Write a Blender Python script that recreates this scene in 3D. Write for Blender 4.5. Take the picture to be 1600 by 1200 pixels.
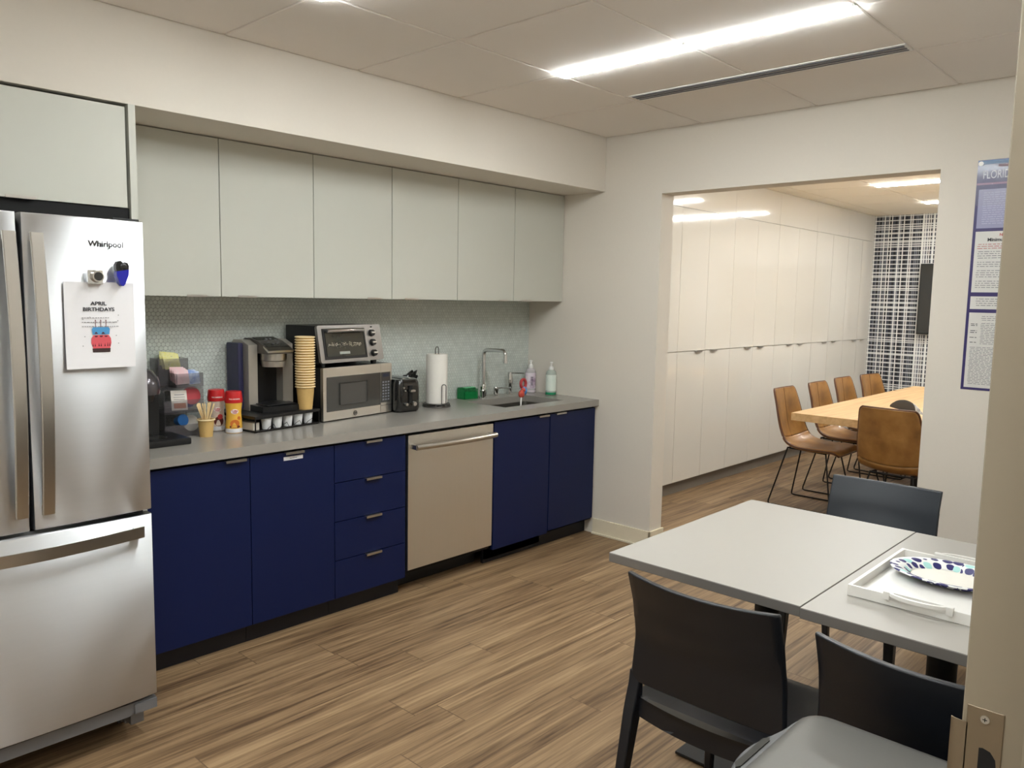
import bpy, bmesh, math, random
from mathutils import Vector, Matrix
random.seed(7)
for o in list(bpy.data.objects): bpy.data.objects.remove(o)
S = bpy.context.scene
COL = S.collection
PI = math.pi
R = math.radians
# ---------------------------------------------------------------- camera, world, exposure
def make_camera():
    yaw, pitch, roll, F = R(47.1162), R(-6.1684), R(1.068), 1243.47
    f = Vector((math.sin(yaw)*math.cos(pitch), math.cos(yaw)*math.cos(pitch), math.sin(pitch)))
    r0 = Vector((math.cos(yaw), -math.sin(yaw), 0)); u0 = r0.cross(f)
    r = r0*math.cos(roll)+u0*math.sin(roll); u = -r0*math.sin(roll)+u0*math.cos(roll)
    cd = bpy.data.cameras.new('camera'); cam = bpy.data.objects.new('camera', cd)
    cd.sensor_width = 36; cd.lens = F/1600*36; cd.clip_start = .02; cd.clip_end = 60
    m = Matrix((r, u, -f)).transposed().to_4x4(); m.translation = (-4.0131, -3.5927, 1.4888)
    cam.matrix_world = m; COL.objects.link(cam); S.camera = cam
make_camera()
w = bpy.data.worlds.new('world'); S.world = w; w.use_nodes = True
w.node_tree.nodes['Background'].inputs[0].default_value = (1, .95, .88, 1)
w.node_tree.nodes['Background'].inputs[1].default_value = .05
S.view_settings.view_transform = 'Standard'; S.view_settings.look = 'None'
S.view_settings.gamma = 1; S.view_settings.use_curve_mapping = False
S.view_settings.exposure = 1.88
ANROT = .25
LIGHT = 26.0      # strength of the linear lamps' diffusers
CEIL = 2.472

# ---------------------------------------------------------------- materials
def lin(c):
    return tuple(((x/255)/12.92 if x/255 <= .04045 else ((x/255+.055)/1.055)**2.4) for x in c)
MATS = {}
def nn(nt, t, **k):
    n = nt.nodes.new(t)
    for a, v in k.items(): setattr(n, a, v)
    return n
def base_mat(name):
    m = bpy.data.materials.new(name); m.use_nodes = True
    nt = m.node_tree; b = nt.nodes['Principled BSDF']
    return m, nt, b
def mat(name, rgb, rough=.5, metal=0, var=.04, scale=30, bump=.0, stretch=None, coat=0, alpha=1, trans=0, emit=0, aniso=0, ior=None, spec=None, rvar=0):
    if name in MATS: return MATS[name]
    m, nt, b = base_mat(name); c = lin(rgb)
    tc = nn(nt, 'ShaderNodeTexCoord'); mp = nn(nt, 'ShaderNodeMapping'); nt.links.new(tc.outputs['Object'], mp.inputs[0])
    mp.inputs['Scale'].default_value = stretch or (1, 1, 1)
    nz = nn(nt, 'ShaderNodeTexNoise'); nz.inputs['Scale'].default_value = scale; nz.inputs['Detail'].default_value = 3
    nt.links.new(mp.outputs[0], nz.inputs['Vector'])
    mx = nn(nt, 'ShaderNodeMixRGB'); nt.links.new(nz.outputs[0], mx.inputs[0])
    mx.inputs[1].default_value = (*[x*(1-var) for x in c], 1); mx.inputs[2].default_value = (*[min(1, x*(1+var)) for x in c], 1)
    nt.links.new(mx.outputs[0], b.inputs['Base Color'])
    b.inputs['Roughness'].default_value = rough; b.inputs['Metallic'].default_value = metal
    if rvar:
        mr = nn(nt, 'ShaderNodeMapRange'); nt.links.new(nz.outputs[0], mr.inputs[0])
        mr.inputs[1].default_value = .3; mr.inputs[2].default_value = .7; mr.inputs[3].default_value = rough-rvar; mr.inputs[4].default_value = rough+rvar
        nt.links.new(mr.outputs[0], b.inputs['Roughness'])
    if bump:
        bp = nn(nt, 'ShaderNodeBump'); bp.inputs['Strength'].default_value = bump; bp.inputs['Distance'].default_value = .002
        nt.links.new(nz.outputs[0], bp.inputs['Height']); nt.links.new(bp.outputs[0], b.inputs['Normal'])
    if coat: b.inputs['Coat Weight'].default_value = coat; b.inputs['Coat Roughness'].default_value = .08
    if trans: b.inputs['Transmission Weight'].default_value = trans
    if alpha < 1: b.inputs['Alpha'].default_value = alpha
    if ior: b.inputs['IOR'].default_value = ior
    if spec is not None: b.inputs['Specular IOR Level'].default_value = spec
    if aniso:
        b.inputs['Anisotropic'].default_value = aniso; b.inputs['Anisotropic Rotation'].default_value = ANROT
        tg = nn(nt, 'ShaderNodeTangent', direction_type='RADIAL', axis='Z'); nt.links.new(tg.outputs[0], b.inputs['Tangent'])
    if emit:
        b.inputs['Emission Color'].default_value = (*c, 1); b.inputs['Emission Strength'].default_value = emit
    MATS[name] = m; return m
def math_n(nt, op, a, b=None, c=None):
    n = nn(nt, 'ShaderNodeMath', operation=op)
    for i, v in enumerate((a, b, c)):
        if v is None: continue
        if isinstance(v, (int, float)): n.inputs[i].default_value = v
        else: nt.links.new(v, n.inputs[i])
    return n.outputs[0]
def ramp(nt, fac, stops):
    r = nn(nt, 'ShaderNodeValToRGB'); nt.links.new(fac, r.inputs[0]); e = r.color_ramp.elements
    e[0].position, e[0].color = stops[0][0], (*lin(stops[0][1]), 1); e[1].position, e[1].color = stops[-1][0], (*lin(stops[-1][1]), 1)
    for p, c in stops[1:-1]:
        x = e.new(p); x.color = (*lin(c), 1)
    return r.outputs[0]
def wood_floor():
    m, nt, b = base_mat('wood_plank_floor')
    tc = nn(nt, 'ShaderNodeTexCoord'); sp = nn(nt, 'ShaderNodeSeparateXYZ'); nt.links.new(tc.outputs['Object'], sp.inputs[0])
    pw, pl = .152, 1.22
    row = math_n(nt, 'FLOOR', math_n(nt, 'DIVIDE', sp.outputs[1], pw))
    wn = nn(nt, 'ShaderNodeTexWhiteNoise', noise_dimensions='1D'); nt.links.new(row, wn.inputs['W'])
    xo = math_n(nt, 'ADD', math_n(nt, 'DIVIDE', sp.outputs[0], pl), math_n(nt, 'MULTIPLY', wn.outputs[0], 7.3))
    colm = math_n(nt, 'FLOOR', xo)
    pid = math_n(nt, 'ADD', math_n(nt, 'MULTIPLY', row, 17.13), math_n(nt, 'MULTIPLY', colm, 5.71))
    w2 = nn(nt, 'ShaderNodeTexWhiteNoise', noise_dimensions='1D'); nt.links.new(pid, w2.inputs['W'])
    # grain: noise stretched along the plank, shifted per plank
    cb = nn(nt, 'ShaderNodeCombineXYZ')
    nt.links.new(math_n(nt, 'MULTIPLY', sp.outputs[0], .42), cb.inputs[0])
    nt.links.new(math_n(nt, 'MULTIPLY', sp.outputs[1], 10), cb.inputs[1])
    nt.links.new(math_n(nt, 'MULTIPLY', w2.outputs[0], 60), cb.inputs[2])
    n1 = nn(nt, 'ShaderNodeTexNoise'); n1.inputs['Scale'].default_value = 2.1; n1.inputs['Detail'].default_value = 7; n1.inputs['Roughness'].default_value = .62; n1.inputs['Distortion'].default_value = .6
    nt.links.new(cb.outputs[0], n1.inputs['Vector'])
    n2 = nn(nt, 'ShaderNodeTexNoise'); n2.inputs['Scale'].default_value = 9; n2.inputs['Detail'].default_value = 4
    nt.links.new(cb.outputs[0], n2.inputs['Vector'])
    g = math_n(nt, 'ADD', math_n(nt, 'MULTIPLY', n1.outputs[0], .66), math_n(nt, 'MULTIPLY', n2.outputs[0], .34))
    g = math_n(nt, 'ADD', g, math_n(nt, 'MULTIPLY', math_n(nt, 'SUBTRACT', w2.outputs[0], .5), .07))
    col = ramp(nt, g, [(.33, (72, 53, 37)), (.42, (112, 88, 63)), (.50, (136, 110, 81)), (.59, (154, 127, 95)), (.69, (176, 148, 113))])
    fy = math_n(nt, 'FRACT', math_n(nt, 'DIVIDE', sp.outputs[1], pw)); fx = math_n(nt, 'FRACT', xo)
    s1 = math_n(nt, 'LESS_THAN', math_n(nt, 'ABSOLUTE', math_n(nt, 'SUBTRACT', fy, .5)), .492)
    s2 = math_n(nt, 'LESS_THAN', math_n(nt, 'ABSOLUTE', math_n(nt, 'SUBTRACT', fx, .5)), .4985)
    seam = math_n(nt, 'MULTIPLY', s1, s2)
    mx = nn(nt, 'ShaderNodeMixRGB'); nt.links.new(seam, mx.inputs[0]); mx.inputs[1].default_value = (*lin((104, 82, 60)), 1); nt.links.new(col, mx.inputs[2])
    nt.links.new(mx.outputs[0], b.inputs['Base Color'])
    b.inputs['Roughness'].default_value = .5; b.inputs['Specular IOR Level'].default_value = .35
    bp = nn(nt, 'ShaderNodeBump'); bp.inputs['Strength'].default_value = .25; bp.inputs['Distance'].default_value = .001
    nt.links.new(math_n(nt, 'MULTIPLY', g, seam), bp.inputs['Height']); nt.links.new(bp.outputs[0], b.inputs['Normal'])
    return m
def penny_tile():
    m, nt, b = base_mat('penny_round_tile')
    tc = nn(nt, 'ShaderNodeTexCoord'); sp = nn(nt, 'ShaderNodeSeparateXYZ'); nt.links.new(tc.outputs['Object'], sp.inputs[0])
    p = .0198; q = p*math.sqrt(3)
    def dist(ox, oz):
        fx = math_n(nt, 'SUBTRACT', math_n(nt, 'FRACT', math_n(nt, 'ADD', math_n(nt, 'DIVIDE', sp.outputs[0], p), ox)), .5)
        fz = math_n(nt, 'SUBTRACT', math_n(nt, 'FRACT', math_n(nt, 'ADD', math_n(nt, 'DIVIDE', sp.outputs[2], q), oz)), .5)
        fx = math_n(nt, 'MULTIPLY', fx, p); fz = math_n(nt, 'MULTIPLY', fz, q)
        return math_n(nt, 'SQRT', math_n(nt, 'ADD', math_n(nt, 'MULTIPLY', fx, fx), math_n(nt, 'MULTIPLY', fz, fz)))
    d = math_n(nt, 'MINIMUM', dist(0, 0), dist(.5, .5))
    mr = nn(nt, 'ShaderNodeMapRange', interpolation_type='SMOOTHSTEP'); nt.links.new(d, mr.inputs[0])
    mr.inputs[1].default_value = .0098; mr.inputs[2].default_value = .0076; mr.inputs[3].default_value = 0; mr.inputs[4].default_value = 1
    nz = nn(nt, 'ShaderNodeTexNoise'); nz.inputs['Scale'].default_value = 40
    nt.links.new(tc.outputs['Object'], nz.inputs['Vector'])
    tile = ramp(nt, nz.outputs[0], [(.3, (196, 203, 197)), (.7, (214, 220, 214))])
    mx = nn(nt, 'ShaderNodeMixRGB'); nt.links.new(mr.outputs[0], mx.inputs[0]); mx.inputs[1].default_value = (*lin((178, 184, 178)), 1); nt.links.new(tile, mx.inputs[2])
    nt.links.new(mx.outputs[0], b.inputs['Base Color'])
    nt.links.new(math_n(nt, 'SUBTRACT', .75, math_n(nt, 'MULTIPLY', mr.outputs[0], .5)), b.inputs['Roughness'])
    bp = nn(nt, 'ShaderNodeBump'); bp.inputs['Strength'].default_value = .6; bp.inputs['Distance'].default_value = .002
    nt.links.new(mr.outputs[0], bp.inputs['Height']); nt.links.new(bp.outputs[0], b.inputs['Normal'])
    return m
def plaid_wall():
    m, nt, b = base_mat('plaid_wallcovering')
    tc = nn(nt, 'ShaderNodeTexCoord'); sp = nn(nt, 'ShaderNodeSeparateXYZ'); nt.links.new(tc.outputs['Object'], sp.inputs[0])
    def cell(o, wd, sd):
        f = math_n(nt, 'FLOOR', math_n(nt, 'DIVIDE', o, wd))
        w_ = nn(nt, 'ShaderNodeTexWhiteNoise', noise_dimensions='1D'); nt.links.new(math_n(nt, 'ADD', f, sd), w_.inputs['W']); return w_.outputs[0]
    y, z = sp.outputs[1], sp.outputs[2]
    a = cell(y, .0095, 3.7)
    vr = ramp(nt, a, [(0, (22, 22, 30)), (1, (235, 235, 232))]); r = vr.node.color_ramp; r.interpolation = 'CONSTANT'
    for p_, c_ in ((.30, (60, 63, 74)), (.52, (124, 126, 134)), (.76, (236, 236, 232))):
        x = r.elements.new(p_); x.color = (*lin(c_), 1)
    h = cell(z, .0125, 11.3)
    hm = math_n(nt, 'GREATER_THAN', h, .90)
    fz = math_n(nt, 'FRACT', math_n(nt, 'DIVIDE', z, .047)); hb = math_n(nt, 'LESS_THAN', fz, .24)
    hw = math_n(nt, 'MAXIMUM', hm, hb)
    mx = nn(nt, 'ShaderNodeMixRGB'); nt.links.new(math_n(nt, 'MULTIPLY', hw, .74), mx.inputs[0]); nt.links.new(vr, mx.inputs[1]); mx.inputs[2].default_value = (*lin((240, 240, 238)), 1)
    nt.links.new(mx.outputs[0], b.inputs['Base Color']); b.inputs['Roughness'].default_value = .6
    return m
def wood_grain(name, c1, c2, c3, ax='x', sc=3):
    m, nt, b = base_mat(name)
    tc = nn(nt, 'ShaderNodeTexCoord'); mp = nn(nt, 'ShaderNodeMapping'); nt.links.new(tc.outputs['Object'], mp.inputs[0])
    mp.inputs['Scale'].default_value = (.6, 9, 9) if ax == 'x' else (9, .6, 9)
    nz = nn(nt, 'ShaderNodeTexNoise'); nz.inputs['Scale'].default_value = sc; nz.inputs['Detail'].default_value = 6; nz.inputs['Distortion'].default_value = .4
    nt.links.new(mp.outputs[0], nz.inputs['Vector'])
    nt.links.new(ramp(nt, nz.outputs[0], [(.3, c1), (.5, c2), (.7, c3)]), b.inputs['Base Color']); b.inputs['Roughness'].default_value = .42
    return m
def mottled(name, cols, scale, rough=.5, bump=.1, rng=(.3, .7), coat=0):
    m, nt, b = base_mat(name)
    tc = nn(nt, 'ShaderNodeTexCoord'); nz = nn(nt, 'ShaderNodeTexNoise'); nz.inputs['Scale'].default_value = scale; nz.inputs['Detail'].default_value = 5
    nt.links.new(tc.outputs['Object'], nz.inputs['Vector'])
    k = len(cols)-1
    nt.links.new(ramp(nt, nz.outputs[0], [(rng[0]+(rng[1]-rng[0])*i/k, c) for i, c in enumerate(cols)]), b.inputs['Base Color'])
    b.inputs['Roughness'].default_value = rough
    bp = nn(nt, 'ShaderNodeBump'); bp.inputs['Strength'].default_value = bump; bp.inputs['Distance'].default_value = .002
    nt.links.new(nz.outputs[0], bp.inputs['Height']); nt.links.new(bp.outputs[0], b.inputs['Normal'])
    if coat: b.inputs['Coat Weight'].default_value = coat
    return m
def plate_pattern():
    m, nt, b = base_mat('leaf_print_rim')
    tc = nn(nt, 'ShaderNodeTexCoord'); mp = nn(nt, 'ShaderNodeMapping'); nt.links.new(tc.outputs['UV'], mp.inputs[0]); mp.inputs['Scale'].default_value = (28, 2.7, 1)
    vo = nn(nt, 'ShaderNodeTexVoronoi'); vo.inputs['Scale'].default_value = 1; vo.inputs['Randomness'].default_value = .45; nt.links.new(mp.outputs[0], vo.inputs['Vector'])
    ins = math_n(nt, 'LESS_THAN', vo.outputs['Distance'], .48)
    sc = nn(nt, 'ShaderNodeSeparateXYZ'); nt.links.new(vo.outputs['Color'], sc.inputs[0])
    c = ramp(nt, sc.outputs[0], [(0, (46, 42, 104)), (1, (175, 222, 218))]); c.node.color_ramp.interpolation = 'CONSTANT'; c.node.color_ramp.elements[1].position = .78
    mx = nn(nt, 'ShaderNodeMixRGB'); nt.links.new(ins, mx.inputs[0]); mx.inputs[1].default_value = (*lin((238, 238, 236)), 1); nt.links.new(c, mx.inputs[2])
    nt.links.new(mx.outputs[0], b.inputs['Base Color']); b.inputs['Roughness'].default_value = .4
    return m
M = dict(
 wall=mat('painted_wall', (218, 211, 200), .85, var=.015, scale=60, bump=.05),
 ceil=mat('ceiling_tile', (236, 230, 224), .9, var=.02, scale=300, bump=.15),
 floor=wood_floor(), penny=penny_tile(), plaid=plaid_wall(),
 basebd=mat('baseboard_vinyl', (228, 218, 194), .5),
 upper=mat('grey_laminate', (194, 194, 184), .55, var=.01),
 navy=mat('navy_laminate', (6, 22, 66), .5, var=.06, scale=200, bump=.08, spec=.3),
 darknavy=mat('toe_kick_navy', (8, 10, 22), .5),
 black=mat('matte_black', (14, 14, 15), .6),
 gap=mat('shadow_gap_black', (10, 10, 11), .8),
 counter=mat('grey_quartz', (152, 147, 140), .22, var=.03, scale=400),
 steel=mat('brushed_steel', (214, 215, 217), .44, 1, var=.02, scale=4, stretch=(1, 1, 30), aniso=.92),
 steelv=mat('brushed_steel_vertical_grain', (220, 218, 212), .36, 1, var=.02, scale=4, stretch=(30, 1, 1), aniso=.5),
 handle=mat('satin_nickel', (198, 194, 188), .28, 1),
 chrome=mat('chrome', (215, 215, 215), .08, 1),
 white=mat('glossy_white_laminate', (228, 224, 215), .07, var=.003, scale=2, coat=.6),
 whitep=mat('white_plastic', (232, 230, 226), .35),
 plast=mat('charcoal_polypropylene', (23, 26, 33), .36, var=.05, scale=600, bump=.15),
 plastn=mat('slate_navy_polypropylene', (38, 43, 50), .42, var=.05, scale=600, bump=.15),
 tabtop=mat('pale_laminate_top', (164, 160, 153), .4, var=.01),
 tabedge=mat('table_edge_band', (118, 113, 108), .55),
 greyplast=mat('grey_plastic', (110, 110, 112), .5),
 wire=mat('dark_wire', (30, 26, 25), .4, .6),
 oak=wood_grain('blond_oak', (196, 156, 108), (212, 174, 124), (224, 188, 140)),
 stick=mat('birch_wood', (228, 200, 148), .6),
 leather=mottled('tan_leather', [(112, 76, 34), (144, 101, 50), (166, 122, 66)], 7, .38, .12, coat=.2),
 piping=mat('dark_leather_piping', (86, 50, 26), .5),
 lamp=mat('lamp_housing', (230, 230, 228), .5),
 paper=mat('white_paper', (226, 224, 226), .8, var=.01),
 kraft=mat('tan_paper_cup', (204, 168, 104), .7, var=.03, scale=80),
 rim=mat('cup_rim', (238, 214, 164), .6),
 ink=mat('printed_ink', (40, 40, 48), .7),
 red=mat('red_plastic', (196, 30, 34), .35),
 doorf=mat('painted_door_frame', (148, 137, 119), .5, var=.01),
 strike=mat('satin_strike_plate', (142, 128, 108), .45, .75),
 binlid=mat('dark_brushed_lid', (112, 110, 106), .42, .35, var=.03, scale=8, stretch=(60, 1, 1)),
 smoke=mat('smoked_acrylic', (110, 104, 108), .12, alpha=.3),
 glassd=mat('dark_glass', (22, 24, 25), .08, coat=.6),
 reservoir=mat('tinted_reservoir', (56, 56, 92), .15, alpha=.75),
 slot=mat('diffuser_slot', (96, 98, 110), .6),
)
def emitmat(name, col, st):
    m, nt, b = base_mat(name); c = lin(col)
    nz = nn(nt, 'ShaderNodeTexNoise'); nz.inputs['Scale'].default_value = 3
    mr = nn(nt, 'ShaderNodeMapRange'); nt.links.new(nz.outputs[0], mr.inputs[0]); mr.inputs[3].default_value = st*.97; mr.inputs[4].default_value = st*1.03
    b.inputs['Base Color'].default_value = (*c, 1); b.inputs['Emission Color'].default_value = (*c, 1)
    nt.links.new(mr.outputs[0], b.inputs['Emission Strength']); return m
M['lampglow'] = emitmat('lamp_diffuser', (246, 252, 252), LIGHT)
M['lampwarm'] = emitmat('lamp_diffuser_warm', (247, 250, 248), LIGHT*1.1)

# ---------------------------------------------------------------- mesh builder
WL = {}
def link(o, parent=None):
    COL.objects.link(o)
    if parent is not None: o.parent = parent
    return o
def tag(o, label=None, cat=None, group=None, kind=None):
    if label: o['label'] = label
    if cat: o['category'] = cat
    if group: o['group'] = group
    if kind: o['kind'] = kind
    return o
def thing(name, loc, label, cat, group=None, rz=0):
    o = bpy.data.objects.new(name, None); o.empty_display_size = .05; link(o)
    o.location = loc; o.rotation_euler = (0, 0, rz); WL[o] = Vector(loc) if not rz else None
    return tag(o, label, cat, group)
class B:
    def __init__(s): s.bm = bmesh.new(); s.uv = None
    def _merge(s, t, mi, mtx=None):
        if mtx is not None: bmesh.ops.transform(t, matrix=mtx, verts=t.verts)
        me = bpy.data.meshes.new('t'); t.to_mesh(me); t.free()
        n = len(s.bm.faces); s.bm.from_mesh(me); bpy.data.meshes.remove(me)
        s.bm.faces.ensure_lookup_table()
        for f in s.bm.faces[n:]: f.material_index = mi
    def box(s, x0, x1, y0, y1, z0, z1, bev=0, mi=0, seg=2, mtx=None):
        t = bmesh.new(); bmesh.ops.create_cube(t, size=1)
        for v in t.verts: v.co = Vector(((x0+x1)/2+v.co.x*(x1-x0), (y0+y1)/2+v.co.y*(y1-y0), (z0+z1)/2+v.co.z*(z1-z0)))
        if bev: bmesh.ops.bevel(t, geom=list(t.edges), offset=bev, segments=seg, profile=.7, affect='EDGES')
        s._merge(t, mi, mtx); return s
    def cyl(s, p0, p1, r0, r1=None, seg=24, mi=0, cap=True):
        r1 = r0 if r1 is None else r1
        p0, p1 = Vector(p0), Vector(p1); d = p1-p0
        t = bmesh.new(); bmesh.ops.create_cone(t, cap_ends=cap, segments=seg, radius1=r0, radius2=r1, depth=d.length)
        m = Matrix.Translation((p0+p1)/2) @ d.to_track_quat('Z', 'Y').to_matrix().to_4x4()
        s._merge(t, mi, m); return s
    def rings(s, rs, mi=0, closed=True, cap=True):
        t = bmesh.new(); vs = [[t.verts.new(p) for p in r] for r in rs]
        n = len(rs[0])
        for a, b_ in zip(vs, vs[1:]):
            for i in range(n if closed else n-1):
                j = (i+1) % n
                try: t.faces.new((a[i], a[j], b_[j], b_[i]))
                except ValueError: pass
        if cap and closed: t.faces.new(vs[0][::-1]); t.faces.new(vs[-1])
        bmesh.ops.recalc_face_normals(t, faces=t.faces)
        s._merge(t, mi); return s
    def lathe(s, prof, c=(0, 0, 0), seg=32, mi=0, sx=1, sy=1, cap=True):
        rs = [[Vector((c[0]+r*sx*math.cos(2*PI*i/seg), c[1]+r*sy*math.sin(2*PI*i/seg), c[2]+z)) for i in range(seg)] for r, z in prof]
        return s.rings(rs, mi, cap=cap)
    def tube(s, pts, r, seg=10, mi=0, closed=False):
        pts = [Vector(p) for p in pts]; rs = []; n = len(pts); up = None
        for i, p in enumerate(pts):
            d = (pts[(i+1) % n]-pts[i-1]) if closed else (pts[min(i+1, n-1)]-pts[max(i-1, 0)])
            d.normalize()
            if up is None: up = d.orthogonal().normalized()
            up = (up-d*up.dot(d)).normalized(); sd = d.cross(up)
            rr = r[i] if isinstance(r, (list, tuple)) else r
            rs.append([p+(up*math.cos(2*PI*k/seg)+sd*math.sin(2*PI*k/seg))*rr for k in range(seg)])
        if closed: rs.append(rs[0])
        return s.rings(rs, mi, cap=not closed)
    def prism(s, poly, fn, d0, d1, mi=0):
        # poly: 2D outline; fn(u, v, d) gives the 3D point
        return s.rings([[Vector(fn(u, v, d)) for u, v in poly] for d in (d0, d1)], mi)
    def sphere(s, c, r, mi=0, sc=(1, 1, 1), seg=16):
        t = bmesh.new(); bmesh.ops.create_uvsphere(t, u_segments=seg, v_segments=seg//2, radius=r)
        s._merge(t, mi, Matrix.Translation(c) @ Matrix.Diagonal((*sc, 1))); return s
    def build(s, name, mats, parent=None, label=None, smooth=True, origin=None, ang=35):
        me = bpy.data.meshes.new(name)
        base = None
        if parent is not None:
            base = WL.get(parent)
        elif origin != 'zero':
            vs = [v.co for v in s.bm.verts]
            base = Vector(((min(v.x for v in vs)+max(v.x for v in vs))/2, (min(v.y for v in vs)+max(v.y for v in vs))/2, min(v.z for v in vs)))
        if base is not None and base.length: bmesh.ops.translate(s.bm, vec=-base, verts=s.bm.verts)
        s.bm.to_mesh(me); s.bm.free()
        for m_ in (mats if isinstance(mats, (list, tuple)) else [mats]): me.materials.append(m_)
        if smooth:
            me.shade_smooth(); me.set_sharp_from_angle(angle=R(ang))
        o = bpy.data.objects.new(name, me); link(o, parent)
        if parent is None:
            if base is not None: o.location = base
            WL[o] = base or Vector()
        else: WL[o] = base
        if smooth and ang == 35:
            wn = o.modifiers.new('weighted', 'WEIGHTED_NORMAL'); wn.keep_sharp = True; wn.weight = 100
        if label: o['label'] = label
        return o
def box(name, m, x0, x1, y0, y1, z0, z1, parent=None, bev=0, label=None):
    return B().box(x0, x1, y0, y1, z0, z1, bev).build(name, m, parent, label)
def struct(b, name, m): 
    return tag(b.build(name, m, origin='zero'), kind='structure')
def copy_tree(o, parent=None):
    c = o.copy(); COL.objects.link(c); c.parent = parent
    for ch in list(o.children): copy_tree(ch, c)
    return c
def rounded(w_, h_, r, n=5):
    out = []
    for cx, cy, a0 in ((w_/2-r, h_/2-r, 0), (-w_/2+r, h_/2-r, 90), (-w_/2+r, -h_/2+r, 180), (w_/2-r, -h_/2+r, 270)):
        for i in range(n+1):
            a = R(a0+90*i/n); out.append((cx+r*math.cos(a), cy+r*math.sin(a)))
    return out
def text(name, string, size, loc, axes, m, parent, align='CENTER', label=None, wrap=None, xs=1, bold=0):
    # axes: (right, up) vectors of the lettering; wrap: (centre, radius) bends it round a vertical axis
    cu = bpy.data.curves.new(name, 'FONT'); cu.body = string; cu.size = size; cu.align_x = align; cu.extrude = .0003; cu.offset = bold
    cu.resolution_u = 3
    t = bpy.data.objects.new('t', cu); COL.objects.link(t); bpy.context.view_layer.update()
    me = bpy.data.meshes.new_from_object(t.evaluated_get(bpy.context.evaluated_depsgraph_get()))
    bpy.data.objects.remove(t)
    r, u = Vector(axes[0]), Vector(axes[1]); n = r.cross(u)
    base = WL.get(parent) or Vector()
    loc = Vector(loc)
    for v in me.vertices:
        x, y, z = v.co.x*xs, v.co.y, v.co.z
        if wrap:
            c, rad, a0 = wrap
            a = a0+x/rad
            p = Vector((c[0]+(rad+z)*math.cos(a), c[1]+(rad+z)*math.sin(a), loc.z+y))
        else: p = loc+r*x+u*y+n*z
        v.co = p-base
    me.materials.clear(); me.materials.append(m)
    o = bpy.data.objects.new(name, me); link(o, parent); WL[o] = base
    if label: o['label'] = label
    return o
FX = ((1, 0, 0), (0, 0, 1))       # lettering on faces that look towards -y
WX = ((0, -1, 0), (0, 0, 1))      # lettering on faces that look towards -x

# ================================================================= SETTING
struct(B().box(-5.6, 5.4, -5.6, .1, -.1, 0), 'floor', M['floor'])
struct(B().box(-4.7, 0.0, 0, .12, 0, 2.6), 'wall_back', M['wall'])
struct(B().box(-4.82, -4.7, -5.6, .12, 0, 2.6), 'wall_left', M['wall'])
wr = B().box(0, .13, -1.0197, .12, 0, 2.6).box(0, .13, -2.4902, -1.0197, 2.105, 2.6).box(0, .13, -3.54, -2.4902, 0, 2.6)
struct(wr, 'wall_right', M['wall'])
struct(B().box(-3.04, 5.4, -3.54, -3.402, 0, 2.6).box(-4.7, -4.45, -3.54, -3.402, 0, 2.6).box(-4.45, -3.04, -3.54, -3.402, 2.2, 2.6), 'wall_front', M['wall'])
struct(B().box(5.25, 5.4, -3.54, 0, 0, 2.6), 'wall_far', M['plaid'])
struct(B().box(.13, 5.3, -.0, .12, 0, 2.6), 'wall_conference', M['wall'])
struct(B().box(-4.7, .5, -5.6, -5.5, 0, 2.6), 'wall_corridor', M['wall'])
struct(B().box(.4, .5, -5.6, -3.54, 0, 2.6), 'wall_corridor_end', M['wall'])
# bulkhead above the cabinets
struct(B().box(-4.7, 0, -.6142, 0, 2.1445, 2.55, .002), 'wall_bulkhead', M['wall'])
struct(B().box(-2.80, 0, -.012, 0, .864, 1.4712), 'wall_backsplash', M['penny'])
# ceilings: tegular tiles hung in a narrow grid
def tiles(b, xs, ys, z, g=.006):
    for xa, xb in zip(xs, xs[1:]):
        for ya, yb in zip(ys, ys[1:]):
            b.box(xa+g, xb-g, ya+g, yb-g, z-.006, z+.02, .003, seg=1)
cb = B().box(-4.7, 0, -3.402, -.61, CEIL, CEIL+.1)
tiles(cb, [-4.7, -4.295, -3.685, -3.075, -2.465, -1.845, -1.235, -.635, 0], [-3.402, -3.18, -2.545, -1.905, -1.262, -.6142], CEIL)
struct(cb, 'ceiling', M['ceil'])
cb = B().box(.13, 5.25, -3.402, 0, CEIL-.008, CEIL+.1)
tiles(cb, [.13, .43, 1.03, 1.63, 2.23, 2.84, 3.45, 4.06, 4.67, 5.25], [-3.402, -3.05, -2.44, -1.83, -1.22, -.61, -.4256], CEIL-.008)
struct(cb, 'ceiling_conference', mat('lamplit_ceiling_tile', (250, 244, 232), .9, var=.01, scale=300, bump=.1))  # same tile with the room's warm lamplight put into its colour
struct(B().box(-5.6, .5, -5.6, -3.54, 2.47, 2.6), 'ceiling_corridor', M['ceil'])
# baseboards
def basebd(b, x0, x1, y0, y1): b.box(x0, x1, y0, y1, 0, .1, .003)
bb = B(); basebd(bb, -.012, .0, -1.0317, -.60); basebd(bb, -.012, .142, -1.0317, -1.0197)
bb.box(-.022, -.012, -1.04, -.60, 0, .012, .004)
struct(bb, 'baseboard_right', M['basebd'])
bb = B(); basebd(bb, -.012, 0, -3.402, -2.478); basebd(bb, -.012, .142, -2.4902, -2.478); struct(bb, 'baseboard_opening', M['basebd'])
bb = B(); basebd(bb, -3.04, 0, -3.402, -3.39); struct(bb, 'baseboard_front', M['basebd'])
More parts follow.
